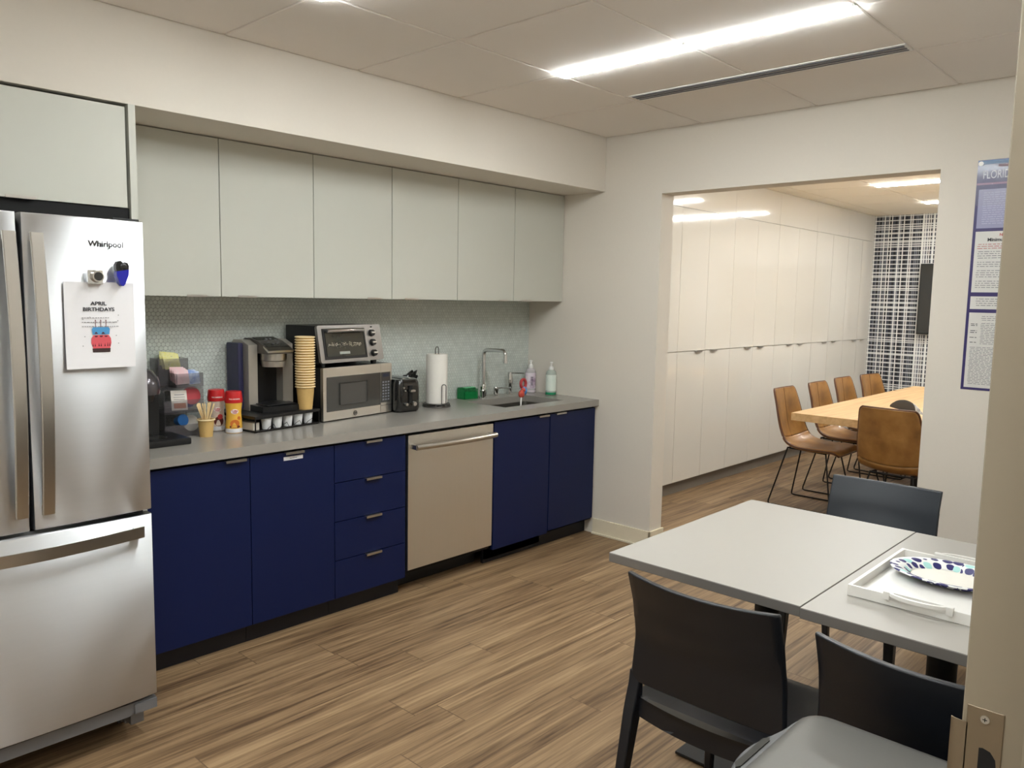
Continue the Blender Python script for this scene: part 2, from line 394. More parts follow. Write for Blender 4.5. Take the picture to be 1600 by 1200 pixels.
# doorway frame the picture is taken through, with its strike plate
XJ = -3.10; YJ = -3.402
fr = B().box(XJ, -3.0, YJ-.145, YJ+.0, 0, 2.2, .0035, seg=3)
fr.box(XJ-.016, XJ+.001, YJ-.145, YJ-.058, 0, 2.2, .002)
fr.box(-4.45, -4.40, YJ-.145, YJ, 0, 2.2, .003)
fr.box(-4.45, -3.0, YJ-.145, YJ, 2.15, 2.25, .003)
door = struct(fr, 'door_1', M['doorf'])
sp_ = B().box(XJ-.0012, XJ+.0005, -3.4405, -3.4065, .954, 1.0745, .0004, seg=1)
lip = [Vector((XJ-.0012, -3.408, 0)), Vector((XJ-.0012, -3.401, 0)), Vector((XJ-.0002, -3.395, 0)), Vector((XJ+.002, -3.3915, 0))]
sp_.rings([[p+Vector((0, 0, z)) for p in lip]+[p+Vector((.0015, 0, z)) for p in lip[::-1]] for z in (.972, 1.0545)])
sp_o = sp_.build('strike_plate', M['strike'], door, 'satin metal strike plate with a curved lip')
scr = B().cyl((XJ-.0002, -3.4235, 1.0635), (XJ-.0022, -3.4235, 1.0635), .0046, .0042).box(XJ-.0026, XJ-.002, -3.4256, -3.4214, 1.0631, 1.0639, mi=1).box(XJ-.0026, XJ-.002, -3.4239, -3.4231, 1.0614, 1.0656, mi=1)
scr.build('screw', [M['handle'], M['gap']], sp_o, 'crosshead screw')
poly = [(-.0075, 0), (-.0075, .016), (-.004, .017), (.003, .015), (.008, .008), (.009, 0), (.009, -.034), (-.0075, -.034)]
B().prism(poly, lambda u, v, d: (XJ-d, -3.4275-u, 1.0155+v), .0012, .0016).build('latch_hole', M['gap'], sp_o, 'dark latch opening')

# ================================================================= CEILING FITTINGS
def linear_light(x, y0, y1, label, z=CEIL, glow='lampglow', name='linear_ceiling_light'):
    t = thing(name, (x, (y0+y1)/2, z-.02), label, 'ceiling light', 'linear ceiling lights')
    B().box(x-.032, x+.032, y0-.004, y1+.004, z-.0095, z+.004, .001).build('housing', M['lamp'], t)
    B().box(x-.029, x+.029, y0, y1, z-.018, z-.009, .003).build('diffuser', M[glow], t)
linear_light(-1.235, -2.535, -1.272, 'lit white linear lamp above the kitchen floor, left of the air slot')
linear_light(-2.465, -2.5, -1.235, 'lit linear lamp at the top edge of the picture nearer the fridge')
linear_light(-3.685, -3.3, -2.035, 'added fill lamp over the floor in front of the doorway, outside the picture')  # unseen lamp, added to brighten the fridge front and the room
linear_light(-2.3, -4.9, -3.9, 'second added fill lamp in the corridor, beyond the doorway', CEIL-.002)  # unseen, added so the fridge and door frame pick up more light
linear_light(2.85, -2.44, -1.23, 'nearer lit linear lamp above the wooden conference table', CEIL-.01, 'lampwarm')
linear_light(4.22, -2.44, -1.22, 'farther lit linear lamp near the plaid wall', CEIL-.01, 'lampwarm')
linear_light(1.45, -2.44, -1.22, 'linear lamp over the near end of the conference room', CEIL-.01, 'lampwarm')
linear_light(-3.4, -4.9, -3.9, 'added fill lamp in the corridor behind the doorway', CEIL-.002)  # unseen, added as ambient fill through the doorway
t = thing('air_slot_diffuser', (-.69, -1.915, CEIL-.01), 'long narrow air diffuser with two dark slots in the ceiling', 'air vent')
vb = B().box(-.745, -.645, -2.54, -1.29, CEIL-.009, CEIL-.004, .001); vb.build('frame', M['lamp'], t)
for dx, wd in ((-.043, .018), (-.012, .018), (.020, .006)): B().box(-.69+dx, -.69+dx+wd, -2.53, -1.30, CEIL-.0115, CEIL-.0085).build('slot', M['slot'], t, 'dark slot')

# ================================================================= CABINETS
def edge_pull(parent, x, y, z, w_=.09, up=False, name='handle'):
    s_ = -1 if up else 1
    b = B().box(x-w_/2, x+w_/2, y-.016, y+.004, z-.0015, z+.0015, .0005, seg=1).box(x-w_/2, x+w_/2, y-.016, y-.0135, z-.009*s_ if s_ > 0 else z, z if s_ > 0 else z+.009, .0005, seg=1)
    return b.build(name, M['handle'], parent, 'satin metal edge pull')
BFY = -.597; CTZ = .8243
def base_unit(name, x0, x1, label, kick_y=-.54, kb=.089):
    t = thing(name, ((x0+x1)/2, -.3, 0), label, 'cabinet')
    if name == 'sink_cabinet':
        b = B().box(x0+.001, x0+.018, BFY+.021, -.012, kb, CTZ-.002).box(x1-.018, x1-.001, BFY+.021, -.012, kb, CTZ-.002).box(x0+.001, x1-.001, BFY+.021, -.012, kb, kb+.018)
        b.box(x0+.001, x1-.001, BFY+.021, BFY+.035, kb, CTZ-.002); b.build('body', M['gap'], t)
    else: B().box(x0+.001, x1-.001, BFY+.021, -.012, kb, CTZ-.002).build('body', M['gap'], t)
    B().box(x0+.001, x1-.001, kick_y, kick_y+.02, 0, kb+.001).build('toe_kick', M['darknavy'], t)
    return t
def door(parent, x0, x1, z0, z1, m, y=BFY, th=.02, name='door', bev=.0012):
    return B().box(x0+.0018, x1-.0018, y, y+th, z0, z1, bev).build(name, m, parent)
ZT = .8115
c1 = base_unit('base_cabinet', -2.80, -2.3735, 'navy single door base cabinet beside the fridge')
d = door(c1, -2.80, -2.3735, .092, ZT, M['navy']); edge_pull(d, -2.439, BFY, ZT)
c2 = base_unit('base_cabinet', -2.3735, -1.9598, 'navy base cabinet with a white label strip on its door')
d = door(c2, -2.3735, -1.9598, .092, ZT, M['navy']); edge_pull(d, -2.168, BFY, ZT)
lb = B().box(-2.217, -2.123, BFY-.001, BFY, .776, .792).build('label_strip', M['paper'], d, 'small white printed label strip')
pr_ = B()
for i in range(9): pr_.box(-2.187+i*.004, -2.1845+i*.004, BFY-.0014, BFY-.001, .7825, .7855)
pr_.build('printed_text', M['ink'], lb)
c3 = base_unit('drawer_cabinet', -1.9598, -1.5442, 'navy cabinet of four drawers beside the dishwasher')
for za, zb in ((.092, .269), (.2725, .452), (.4555, .634), (.6375, ZT)):
    d = door(c3, -1.9598, -1.5442, za, zb, M['navy'], name='drawer'); edge_pull(d, -1.745, BFY, zb)
c4 = base_unit('sink_cabinet', -.929, -.001, 'navy two door base cabinet under the sink', -.53)
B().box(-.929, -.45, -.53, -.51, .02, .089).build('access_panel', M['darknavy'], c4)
d = door(c4, -.9229, -.4535, .092, ZT, M['navy']); edge_pull(d, -.516, BFY, ZT)
d = door(c4, -.4495, -.012, .104, ZT+.002, M['navy']); edge_pull(d, -.361, BFY, ZT+.002)
# worktop with the sink cut-out
SX0, SX1, SY0, SY1 = -.725, -.195, -.49, -.165
ct = B().box(-2.80, SX0, -.615, -.012, CTZ, .864).box(SX1, 0, -.615, -.012, CTZ, .864).box(SX0, SX1, -.615, SY0, CTZ, .864).box(SX0, SX1, SY1, -.012, CTZ, .864)
bmesh.ops.remove_doubles(ct.bm, verts=ct.bm.verts, dist=.0001)
tag(ct.build('countertop', M['counter'], smooth=False), 'long grey quartz kitchen countertop with a sink cut-out', 'countertop')
sk = thing('kitchen_sink', ((SX0+SX1)/2, (SY0+SY1)/2, .66), 'undermount stainless steel sink set in the grey countertop', 'sink')
b = B(); pl = rounded(SX1-SX0+.006, SY1-SY0+.006, .03); pl2 = rounded(SX1-SX0-.02, SY1-SY0-.02, .04); cx, cy = (SX0+SX1)/2, (SY0+SY1)/2
b.rings([[Vector((cx+u, cy+v, z)) for u, v in p] for p, z in ((pl, CTZ), (pl, .70), (pl2, .675))], cap=False)
b.prism(pl2, lambda u, v, d_: (cx+u, cy+v, d_), .673, .6755)
b.build('basin', mat('sink_steel', (128, 124, 116), .45, .9), sk)
B().lathe([(.001, 0), (.04, 0), (.045, .003)], (cx, cy, .676)).build('drain', M['chrome'], sk)
# dishwasher
t = thing('dishwasher', (-1.2355, -.3, 0), 'stainless steel dishwasher between the navy drawers and sink cabinet', 'dishwasher')
B().box(-1.541, -.930, -.575, -.05, .10, CTZ-.003).build('body', M['gap'], t)
dd = B().box(-1.534, -.937, -.603, -.577, .124, .807, .003).build('door', M['steelv'], t)
b = B(); pts = []
for i in range(13):
    k = i/12; pts.append((-1.515+.56*k, -.642-.016*math.sin(PI*k), .752))
b.tube(pts, .015, 14); b.build('handle', M['handle'], dd, 'bowed bar handle')
for x in (-1.508, -.962): B().box(x-.013, x+.013, -.648, -.60, .740, .764, .004).build('handle_mount', M['handle'], dd)
B().box(-1.535, -.937, -.47, -.45, 0, .118).build('toe_kick', M['black'], t)
for x in (-1.50, -.97): B().cyl((x, -.42, 0), (x, -.42, .10), .012).build('foot', M['black'], t)
# wall cabinets
UY = -.2979; UZ0, UZ1 = 1.4712, 2.1386
ux = [-2.803, -2.3299, -1.8636, -1.3955, -.9303, -.466, -.003]
hx = [(-2.445, -2.215), (-1.515, -1.275), (-.56, -.365)]
labs = ['grey two door wall cabinet nearest the fridge', 'middle grey two door wall cabinet, above the microwave', 'grey two door wall cabinet above the sink, in the corner']
for i in range(3):
    a, m_, c = ux[2*i], ux[2*i+1], ux[2*i+2]
    t = thing('wall_cabinet', ((a+c)/2, -.15, UZ0), labs[i], 'cabinet', 'grey wall cabinets')
    B().box(a+.001, c-.001, UY+.020, -.012, UZ0+.004, UZ1+.002).build('body', M['upper'], t)
    for xa, xb, h in ((a, m_, hx[i][0]), (m_, c, hx[i][1])):
        d = door(t, xa, xb, UZ0, UZ1+.0015, M['upper'], UY); edge_pull(d, h, UY, UZ0-.0015, up=True)
# tall panel and cabinet over the fridge
t = tag(box('tall_side_panel', M['upper'], -2.828, -2.804, -.62, -.01, 0, 2.1445, bev=.001), 'tall grey end panel between the fridge and the kitchen cabinets', 'panel')
t = thing('overhead_cabinet', (-3.3, -.3, 1.78), 'grey cabinet mounted above the fridge', 'cabinet')
B().box(-3.79, -2.829, -.585, -.01, 1.79, 2.125).build('body', M['gap'], t)
B().box(-3.789, -2.829, -.605, -.585, 1.715, 1.781).build('filler', M['gap'], t, 'black filler above the fridge')
for xa, xb in ((-3.79, -3.312), (-3.312, -2.835)):
    d = door(t, xa, xb, 1.783, 2.133, M['upper'], -.612)
    edge_pull(d, -3.178 if xb > -3 else -3.45, -.612, 1.782, up=True)
tag(box('tall_side_panel', M['upper'], -3.815, -3.79, -.62, -.01, 0, 2.1445, bev=.001), 'grey end panel on the far left side of the fridge', 'panel')

# ================================================================= FRIDGE
FY = -1.03; FR = -2.951; FL = -3.652; FM = -3.3015
t = thing('french_door_fridge', ((FL+FR)/2, -.6, 0), 'stainless steel french door fridge with a bottom freezer drawer', 'fridge')
B().box(FL+.005, FR-.005, FY+.075, -.25, .085, 1.695, .004).build('body', M['greyplast'], t)
B().box(FL+.012, FR-.012, FY+.055, FY+.08, .10, 1.69).build('gasket', M['gap'], t, 'black door gasket')
def curved_door(name, x0, x1, z0, z1, xa, xb, bulge=.014):
    # front follows a shallow arc over the span xa..xb
    n = 14; fr_ = []
    for i in range(n+1):
        x = x0+(x1-x0)*i/n; k = (x-xa)/(xb-xa)*2-1
        fr_.append((x, FY+bulge*k*k-.0*(1-k*k)))
    e = .006
    ring = [(x0, FY+.055)]+[(x0, fr_[0][1]+e)]+[(x0+e*.3, fr_[0][1]+e*.3)]+fr_[1:-1]+[(x1-e*.3, fr_[-1][1]+e*.3)]+[(x1, fr_[-1][1]+e), (x1, FY+.055)]
    b = B(); b.rings([[Vector((x, y+dy, z)) for x, y in ring] for z, dy in ((z0, .003), (z0+.003, 0), (z1-.003, 0), (z1, .003))])
    return b.build(name, M['steel'], t, ang=50)
d2 = curved_door('door', FM+.006, FR, .785, 1.704, FL, FR)
d1 = curved_door('door', FL, FM-.006, .785, 1.704, FL, FR)
fd = curved_door('freezer_drawer', FL, FR, .155, .770, FL, FR)
def flat_handle(pts, w_, axis, parent, th=.008):
    # ribbon-like bar: width along axis, following pts
    b = B(); rs = []
    a = Vector(axis)*w_/2
    for i, p in enumerate(pts):
        p = Vector(p); d_ = Vector(pts[min(i+1, len(pts)-1)])-Vector(pts[max(i-1, 0)]); nrm = d_.cross(Vector(axis)).normalized()*th/2
        rs.append([p-a-nrm*.4, p-a*.85-nrm, p+a*.85-nrm, p+a-nrm*.4, p+a+nrm, p-a+nrm])
    b.rings(rs)
    return b.build('handle', M['handle'], parent, 'long bowed flat bar handle', ang=40)
for dr, x, s_ in ((d2, -3.262, 1), (d1, -3.331, -1)):
    pts = [(x, FY-.018-.034*math.sin(PI*k/16), .832+(1.648-.832)*k/16) for k in range(17)]
    h = flat_handle(pts, .034, (1, 0, 0), dr)
    for z in (.845, 1.635): B().box(x-.013, x+.013, FY-.022, FY+.006, z-.012, z+.012, .003).build('handle_mount', M['handle'], dr)
pts = [(-3.625+(-2.99+3.625)*k/16, FY-.014-.034*math.sin(PI*k/16), .722) for k in range(17)]
flat_handle(pts, .036, (0, 0, 1), fd)
for x in (-3.612, -3.003): B().box(x-.012, x+.012, FY-.018, FY+.016, .709, .735, .003).build('handle_mount', M['handle'], fd)
b = B(); b.prism([(FL+.004, .100), (FL+.004, .140), (FR-.001, .142), (FR-.001, .106), (FR-.075, .106), (FR-.088, .100)], lambda u, v, d_: (u, d_, v), FY+.026, FY+.09)
b.prism([(FR-.072, .106), (FR-.072, .138), (FR-.001, .138), (FR-.001, .106)], lambda u, v, d_: (u, d_, v), FY+.018, FY+.04)
b.build('toe_grille', M['greyplast'], t, 'grey plastic toe grille')
for x in (FL+.05, FR-.05): B().box(x-.022, x+.022, FY+.06, FY+.16, .05, .10, .004).cyl((x-.012, FY+.20, .028), (x+.012, FY+.20, .028), .028, seg=20).box(x-.018, x+.018, FY+.12, FY+.24, .03, .10, .004).build('foot', M['greyplast'], t)
for x in (FL+.25, FR-.25): B().cyl((x, -.40, 0), (x, -.40, .09), .02).build('foot', M['greyplast'], t)
B().box(FR-.085, FR-.006, FY+.03, FY+.12, 1.697, 1.712, .003).build('hinge_cover', M['black'], t)
text('maker_logo', 'Whirlpool', .024, (-3.068, FY+.0028, 1.62), FX, mat('logo_dark', (24, 22, 22), .5), d2, bold=.0005, label='dark maker lettering')
# sheet and magnets
t = thing('birthday_notice', (-3.095, FY-.003, 1.25), 'white sheet headed APRIL BIRTHDAYS held on the fridge door', 'notice')
b = B(); rs = []
PY = FY-.0045
for j in range(9):
    k = j/8; rs.append([Vector((-3.195+.2*i/6+.001*k, PY-.006*((1-k)**5)*(1-i/6)-.0005, 1.254+.259*k)) for i in range(7)])
b.rings(rs, closed=False)
po = b.build('sheet', M['paper'], t, smooth=False)
sm = po.modifiers.new('s', 'SOLIDIFY'); sm.thickness = .0004
ink = M['ink']; PZ = PY-.0022
text('heading', 'APRIL', .0155, (-3.099, PZ, 1.444), FX, ink, t, xs=1.15, bold=.0003, label='dark serif-like capitals')
text('heading', 'BIRTHDAYS', .0155, (-3.099, PZ, 1.4265), FX, ink, t, xs=1.12, bold=.0003)
b = B()
for zz, w_ in ((1.406, .078), (1.393, .098), (1.380, .1)):
    x = -3.148
    while x < -3.148+w_:
        l = random.uniform(.003, .009); b.box(x, x+l, PZ-.0002, PZ+.0002, zz-.0012, zz+.0012); x += l+.0025
b.build('faint_entries', mat('grey_print', (150, 148, 150), .8), t, 'faint grey lines of small print')
ck = thing  # cake drawing, flat ink areas on the sheet
cake_c = (-3.095, 1.342)
def flat(name, poly, col, d_, lab=None):
    b_ = B(); b_.prism(poly, lambda u, v, dd_: (cake_c[0]+u, PZ-dd_, cake_c[1]+v), d_, d_+.0002)
    return b_.build(name, mat('ink_%s' % name, col, .8), t, lab, smooth=False)
flat('cake_top', [(-.024, .014), (-.026, .030), (-.022, .036), (.022, .036), (.026, .030), (.024, .014)], (74, 142, 190), 0, 'blue cake tier')
flat('cake_layer', [(-.024, -.028), (-.029, -.012), (-.028, .002), (-.022, .012), (.022, .012), (.028, .002), (.029, -.012), (.025, -.028)], (208, 84, 92), 0, 'red cake tier')
flat('cake_board', [(-.025, -.040), (-.026, -.028), (.026, -.028), (.025, -.040)], (58, 38, 36), .0003, 'dark cake base')
b = B()
for u in (-.024, -.018, -.007, -.001, .010, .018, .024):
    h_ = random.uniform(.008, .014); b.prism([(u-.0018, -.022), (u, -.022+h_), (u+.0018, -.022)], lambda a_, c_, dd_: (cake_c[0]+a_, PZ-dd_, cake_c[1]+c_), .0003, .0005)
for u in (-.014, .006): b.prism([(u-.006, .016), (u, .022), (u+.006, .016)], lambda a_, c_, dd_: (cake_c[0]+a_, PZ-dd_, cake_c[1]+c_), .0003, .0005)
for u in (-.014, 0, .014): b.prism([(u-.005, .010), (u+.005, .010), (u+.003, .006), (u-.003, .006)], lambda a_, c_, dd_: (cake_c[0]+a_, PZ-dd_, cake_c[1]+c_), .0003, .0005)
b.build('cake_decoration', mat('ink_maroon', (80, 24, 34), .8), t)
for u in (-.015, 0, .015):
    b = B().box(cake_c[0]+u-.001, cake_c[0]+u+.001, PZ-.0003, PZ, cake_c[1]+.036, cake_c[1]+.052).prism([(u-.0025, .053), (u, .060), (u+.0025, .053)], lambda a_, c_, dd_: (cake_c[0]+a_, PZ-dd_, cake_c[1]+c_), 0, .0003)
    b.build('candle', mat('ink_candle', (120, 84, 84), .8), t)
b = B()
for u, v in ((-.05, .06), (-.046, .008), (-.052, -.02), (.05, .055), (.038, .05), (.044, .01), (.05, -.014), (-.03, .066), (.052, .072)):
    b.box(cake_c[0]+u-.0014, cake_c[0]+u+.0014, PZ-.0003, PZ, cake_c[1]+v-.0014, cake_c[1]+v+.0014)
b.build('confetti', mat('grey_print', (150, 148, 150), .8), t)
t = thing('camera_magnet', (-3.108, FY-.012, 1.51), 'small silver camera-shaped magnet at the top of the birthday sheet', 'magnet')
B().box(-3.131, -3.088, FY-.020, FY-.006, 1.507, 1.549, .003).build('body', M['chrome'], t)
B().cyl((-3.106, FY-.020, 1.530), (-3.106, FY-.034, 1.530), .0185, .0165).build('lens_ring', M['handle'], t)
B().cyl((-3.106, FY-.034, 1.530), (-3.106, FY-.0355, 1.530), .0125).build('lens', M['glassd'], t, 'dark round centre')
t = thing('magnetic_clip', (-3.033, FY-.02, 1.505), 'blue and black magnetic clip at the top right of the birthday sheet', 'clip')
blu = mat('blue_plastic', (26, 30, 150), .25)
def plate_(poly, y0, y1, name, m):
    b_ = B(); b_.prism(poly, lambda u, v, d_: (-3.033+u, d_, 1.545+v), y0, y1); return b_.build(name, m, t)
jaw = [(-.012, -.004), (-.0185, .008), (-.0185, .022), (-.013, .032), (-.004, .034), (.002, .028), (.008, .030), (.016, .028), (.02, .018), (.018, .004), (.010, -.008)]
leg_ = [(-.004, -.042), (-.011, -.034), (-.019, -.010), (-.018, .002), (.018, .008), (.016, -.010), (.006, -.036), (.001, -.042)]
plate_(jaw, FY-.024, FY-.005, 'jaw', mat('black_plastic_gloss', (16, 16, 18), .25)); plate_(leg_, FY-.028, FY-.006, 'grip', blu)
B().sphere((-3.030, FY-.024, 1.562), .011, sc=(1, .5, 1)).build('pivot', M['glassd'], t)

# ================================================================= COUNTER-TOP OBJECTS
CZ = .864
# --- small single-serve brewer half hidden by the fridge
t = thing('single_serve_coffee_maker', (-2.655, -.33, CZ), 'small black coffee maker with a domed silver top, partly behind the fridge', 'coffee maker')
bl = mat('black_plastic', (18, 18, 20), .35)
B().box(-2.77, -2.535, -.42, -.19, CZ, CZ+.028, .008).build('base', bl, t)
B().box(-2.74, -2.60, -.27, -.16, CZ+.02, 1.10, .012).build('column', bl, t)
B().lathe([(.085, -.01), (.088, .02), (.080, .055), (.060, .082), (.03, .096), (.001, .10)], (-2.70, -.29, 1.085), 32, sy=1.25).build('domed_head', mat('gloss_gunmetal', (96, 92, 96), .2, .6), t, 'shiny dark silver dome')
B().cyl((-2.70, -.32, 1.045), (-2.70, -.32, 1.08), .05, .06).build('brew_head', bl, t)
B().lathe([(.001, 0), (.05, 0), (.052, .003), (.001, .004)], (-2.655, -.335, CZ+.027)).build('drip_tray', M['chrome'], t, 'shiny drip tray')
# --- smoky organiser with its contents
t = thing('condiment_organizer', (-2.47, -.13, CZ), 'smoky clear tiered organizer of sweeteners and tea beside the coffee maker', 'organizer')
sm_ = M['smoke']
for nm, x0, x1, y0, y1, z0, z1 in (('lower_bin', -2.56, -2.385, -.225, -.05, CZ, .968), ('middle_bin', -2.56, -2.385, -.225, -.05, .972, 1.072)):
    b = B().box(x0, x1, y0, y1, z0, z0+.003).box(x0, x0+.003, y0, y1, z0, z1).box(x1-.003, x1, y0, y1, z0, z1).box(x0, x1, y1-.003, y1, z0, z1).box(x0, x1, y0, y0+.003, z0, z0+.05).box(x0, x1, y0, y1, z1-.003, z1)
    b.build(nm, sm_, t)
for nm, x0, x1, y0, y1, z0, z1 in (('front_tray', -2.495, -2.375, -.205, -.125, 1.073, 1.135), ('rear_tray', -2.535, -2.40, -.115, -.03, 1.073, 1.195)):
    b = B().box(x0, x1, y0, y1, z0, z0+.003).box(x0, x0+.003, y0, y1, z0, z1).box(x1-.003, x1, y0, y1, z0, z1).box(x0, x1, y1-.003, y1, z0, z1).box(x0, x1, y0, y0+.003, z0, z1)
    b.build(nm, sm_, t)
def packet(name, x, y, z, w_, h_, m, label, group, tilt=0, lean=-12, cat='packet'):
    b_ = B(); pr2 = [(-w_/2, 0), (w_/2, 0), (w_/2, h_), (-w_/2, h_)]
    t_ = bmesh.new()
    rs = []
    for k in range(5):
        v = h_*k/4; th = .0015+.0025*math.sin(PI*k/4)
        rs.append([Vector((-w_/2, -th*.4, v)), Vector((0, -th, v)), Vector((w_/2, -th*.4, v)), Vector((w_/2, th*.4, v)), Vector((0, th, v)), Vector((-w_/2, th*.4, v))])
    t_.free(); b_.rings(rs)
    mm = Matrix.Translation((x, y, z)) @ Matrix.Rotation(R(tilt), 4, 'Y') @ Matrix.Rotation(R(lean), 4, 'X')
    bmesh.ops.transform(b_.bm, matrix=mm, verts=b_.bm.verts)
    return tag(b_.build(name, m), label, cat, group)
pink = mottled('pink_packet', [(236, 186, 192), (230, 206, 206)], 40, .6); blue = mottled('blue_packet', [(90, 130, 200), (210, 222, 240)], 50, .6)
yel = mottled('yellow_packet', [(228, 222, 120), (236, 232, 170), (90, 84, 50)], 60, .6, rng=(.3, .8)); tea = mottled('tea_packet', [(232, 226, 218), (226, 216, 206)], 30, .7)
for i in range(5): packet('sweetener_packet', -2.462+.0, -.192+i*.013, 1.088+.003*i, .062, .060, pink, ('frontmost', 'second from front', 'middle', 'second from back', 'rearmost')[i]+' pink sweetener packet in the clear front tray', 'pink sweetener packets', random.uniform(-4, 4))
for i in range(4): packet('sweetener_packet', -2.408+.0, -.192+i*.014, 1.086+.002*i, .050, .054, blue, ('frontmost', 'second from front', 'third from front', 'rearmost')[i]+' pale blue sweetener packet in the clear front tray', 'blue sweetener packets', random.uniform(-5, 5))
for i in range(4): packet('sweetener_packet', -2.467+random.uniform(-.008, .008), -.102+i*.018, 1.150+.003*i, .07, .062, yel, ('frontmost', 'second from front', 'third from front', 'rearmost')[i]+' yellow sweetener packet in the rear tray', 'yellow sweetener packets', random.uniform(-9, 9))
pk = packet('tea_bag_packet', -2.487, -.212, .978, .070, .086, tea, 'white tea packet with orange print in the middle bin', None, 2)
TM = Matrix.Translation((-2.487, -.212, .978)) @ Matrix.Rotation(R(2), 4, 'Y') @ Matrix.Rotation(R(-12), 4, 'X')
bb = B().box(-.026, .026, -.0056, -.0040, .008, .030); bmesh.ops.transform(bb.bm, matrix=TM, verts=bb.bm.verts); bb.build('orange_print', mat('orange_print', (196, 120, 84), .7), pk)
bb = B().box(-.026, .024, -.0056, -.0040, .056, .058).box(-.020, .022, -.0052, -.0036, .066, .069).box(-.024, .022, -.0056, -.0040, .046, .048); bmesh.ops.transform(bb.bm, matrix=TM, verts=bb.bm.verts); bb.build('printed_text', mat('grey_print', (150, 148, 150), .8), pk)
# fix the print onto the packet face
def pod(name, c, r, h_, m1, m2, label, group, cat='coffee pod', rot=None, foil=True):
    b_ = B().lathe([(r*.72, 0), (r*.94, h_*.93), (r, h_*.94), (r, h_), (.001, h_)], (0, 0, 0), 20)
    b_.lathe([(.001, 0), (r*.72, 0)], (0, 0, -.0), 20) if False else None
    mm = Matrix.Translation(c) @ (rot or Matrix.Identity(4))
    bmesh.ops.transform(b_.bm, matrix=mm, verts=b_.bm.verts)
    o = b_.build(name, m1)
    if foil:
        f_ = B().lathe([(.001, h_), (r*.93, h_), (r*.93, h_+.0006), (.001, h_+.0006)], (0, 0, 0), 20)
        bmesh.ops.transform(f_.bm, matrix=mm, verts=f_.bm.verts); f_.build('lid', m2, o)
    return tag(o, label, cat, group)
rx = Matrix.Rotation(R(75), 4, 'X')
pod('coffee_pod', (-2.425, -.16, 1.027), .04, .036, mat('red_foil', (170, 40, 50), .35), mat('red_foil', (170, 40, 50), .35), 'red rounded packet in the middle bin behind the white tea packet', None, 'packet', rx)
pod('coffee_pod', (-2.43, -.15, .995), .021, .03, blu, blu, 'blue pod lying under the red packet in the middle bin', None, rot=rx)
pod('coffee_pod', (-2.480, -.17, .925), .026, .042, mat('teal_blue', (34, 90, 150), .3), mat('teal_blue', (34, 90, 150), .3), 'blue pod tilted in the lower clear bin', None, rot=Matrix.Rotation(R(40), 4, 'Y') @ rx)
pod('jar_lid', (-2.422, -.165, .908), .036, .012, mat('pale_lid', (196, 190, 180), .4), mat('brown_label', (110, 90, 76), .5), 'pale round lid standing in the lower clear bin', None, 'lid', rx, foil=False)
# --- cup of stir sticks
def cup(name, c, h_, rt, rb, label, group=None, seg=28):
    b_ = B().lathe([(.001, .006), (rb-.002, .006), (rb-.002, 0), (rb, 0), (rt-.0045, h_-.006), (rt-.0045, h_-.004)], (0, 0, 0), seg, cap=False)
    b_.lathe([(rt-.0035, h_-.006), (rt-.0045, h_-.003), (rb-.003, .008)], (0, 0, 0), seg, cap=False)
    o = thing(name, c, label, 'cup', group)
    WL[o] = None
    b_.build('cup_wall', M['kraft'], o)
    B().lathe([(rt-.0045, h_-.007), (rt+.0006, h_-.0058), (rt+.001, h_-.003), (rt, h_-.0006), (rt-.003, h_), (rt-.0055, h_-.003)], (0, 0, 0), seg, cap=False).build('rim', M['rim'], o, 'rolled pale rim')
    WL[o] = Vector(c); return o
SC = Vector((-2.408, -.288, CZ))
cup('paper_cup', SC, .078, .038, .027, 'tan paper cup holding wooden stir sticks')
sb = B().box(-.0034, .0034, -.0007, .0007, 0, .14, .0004, seg=1); st0 = None
for i in range(13):
    a = 2*PI*i/13*1.0+.3; rr = random.uniform(.35, 1)
    if st0 is None: st0 = tag(sb.build('stir_stick', M['stick'], origin='zero'), 'wooden coffee stirrer standing in the tan cup', 'stirrer', 'wooden stirrers in the tan cup'); o = st0
    else: o = copy_tree(st0)
    lx = math.cos(a)*rr*.30; ly = math.sin(a)*rr*.30
    o.location = SC+Vector((-math.cos(a)*rr*.008, -math.sin(a)*rr*.008, .011)); o.rotation_mode = 'QUATERNION'; o.rotation_quaternion = Matrix.Rotation(rr*.36, 4, Vector((-math.sin(a), math.cos(a), 0))).to_quaternion() @ Matrix.Rotation(R(28)+random.uniform(-.5, .5), 4, 'Z').to_quaternion()
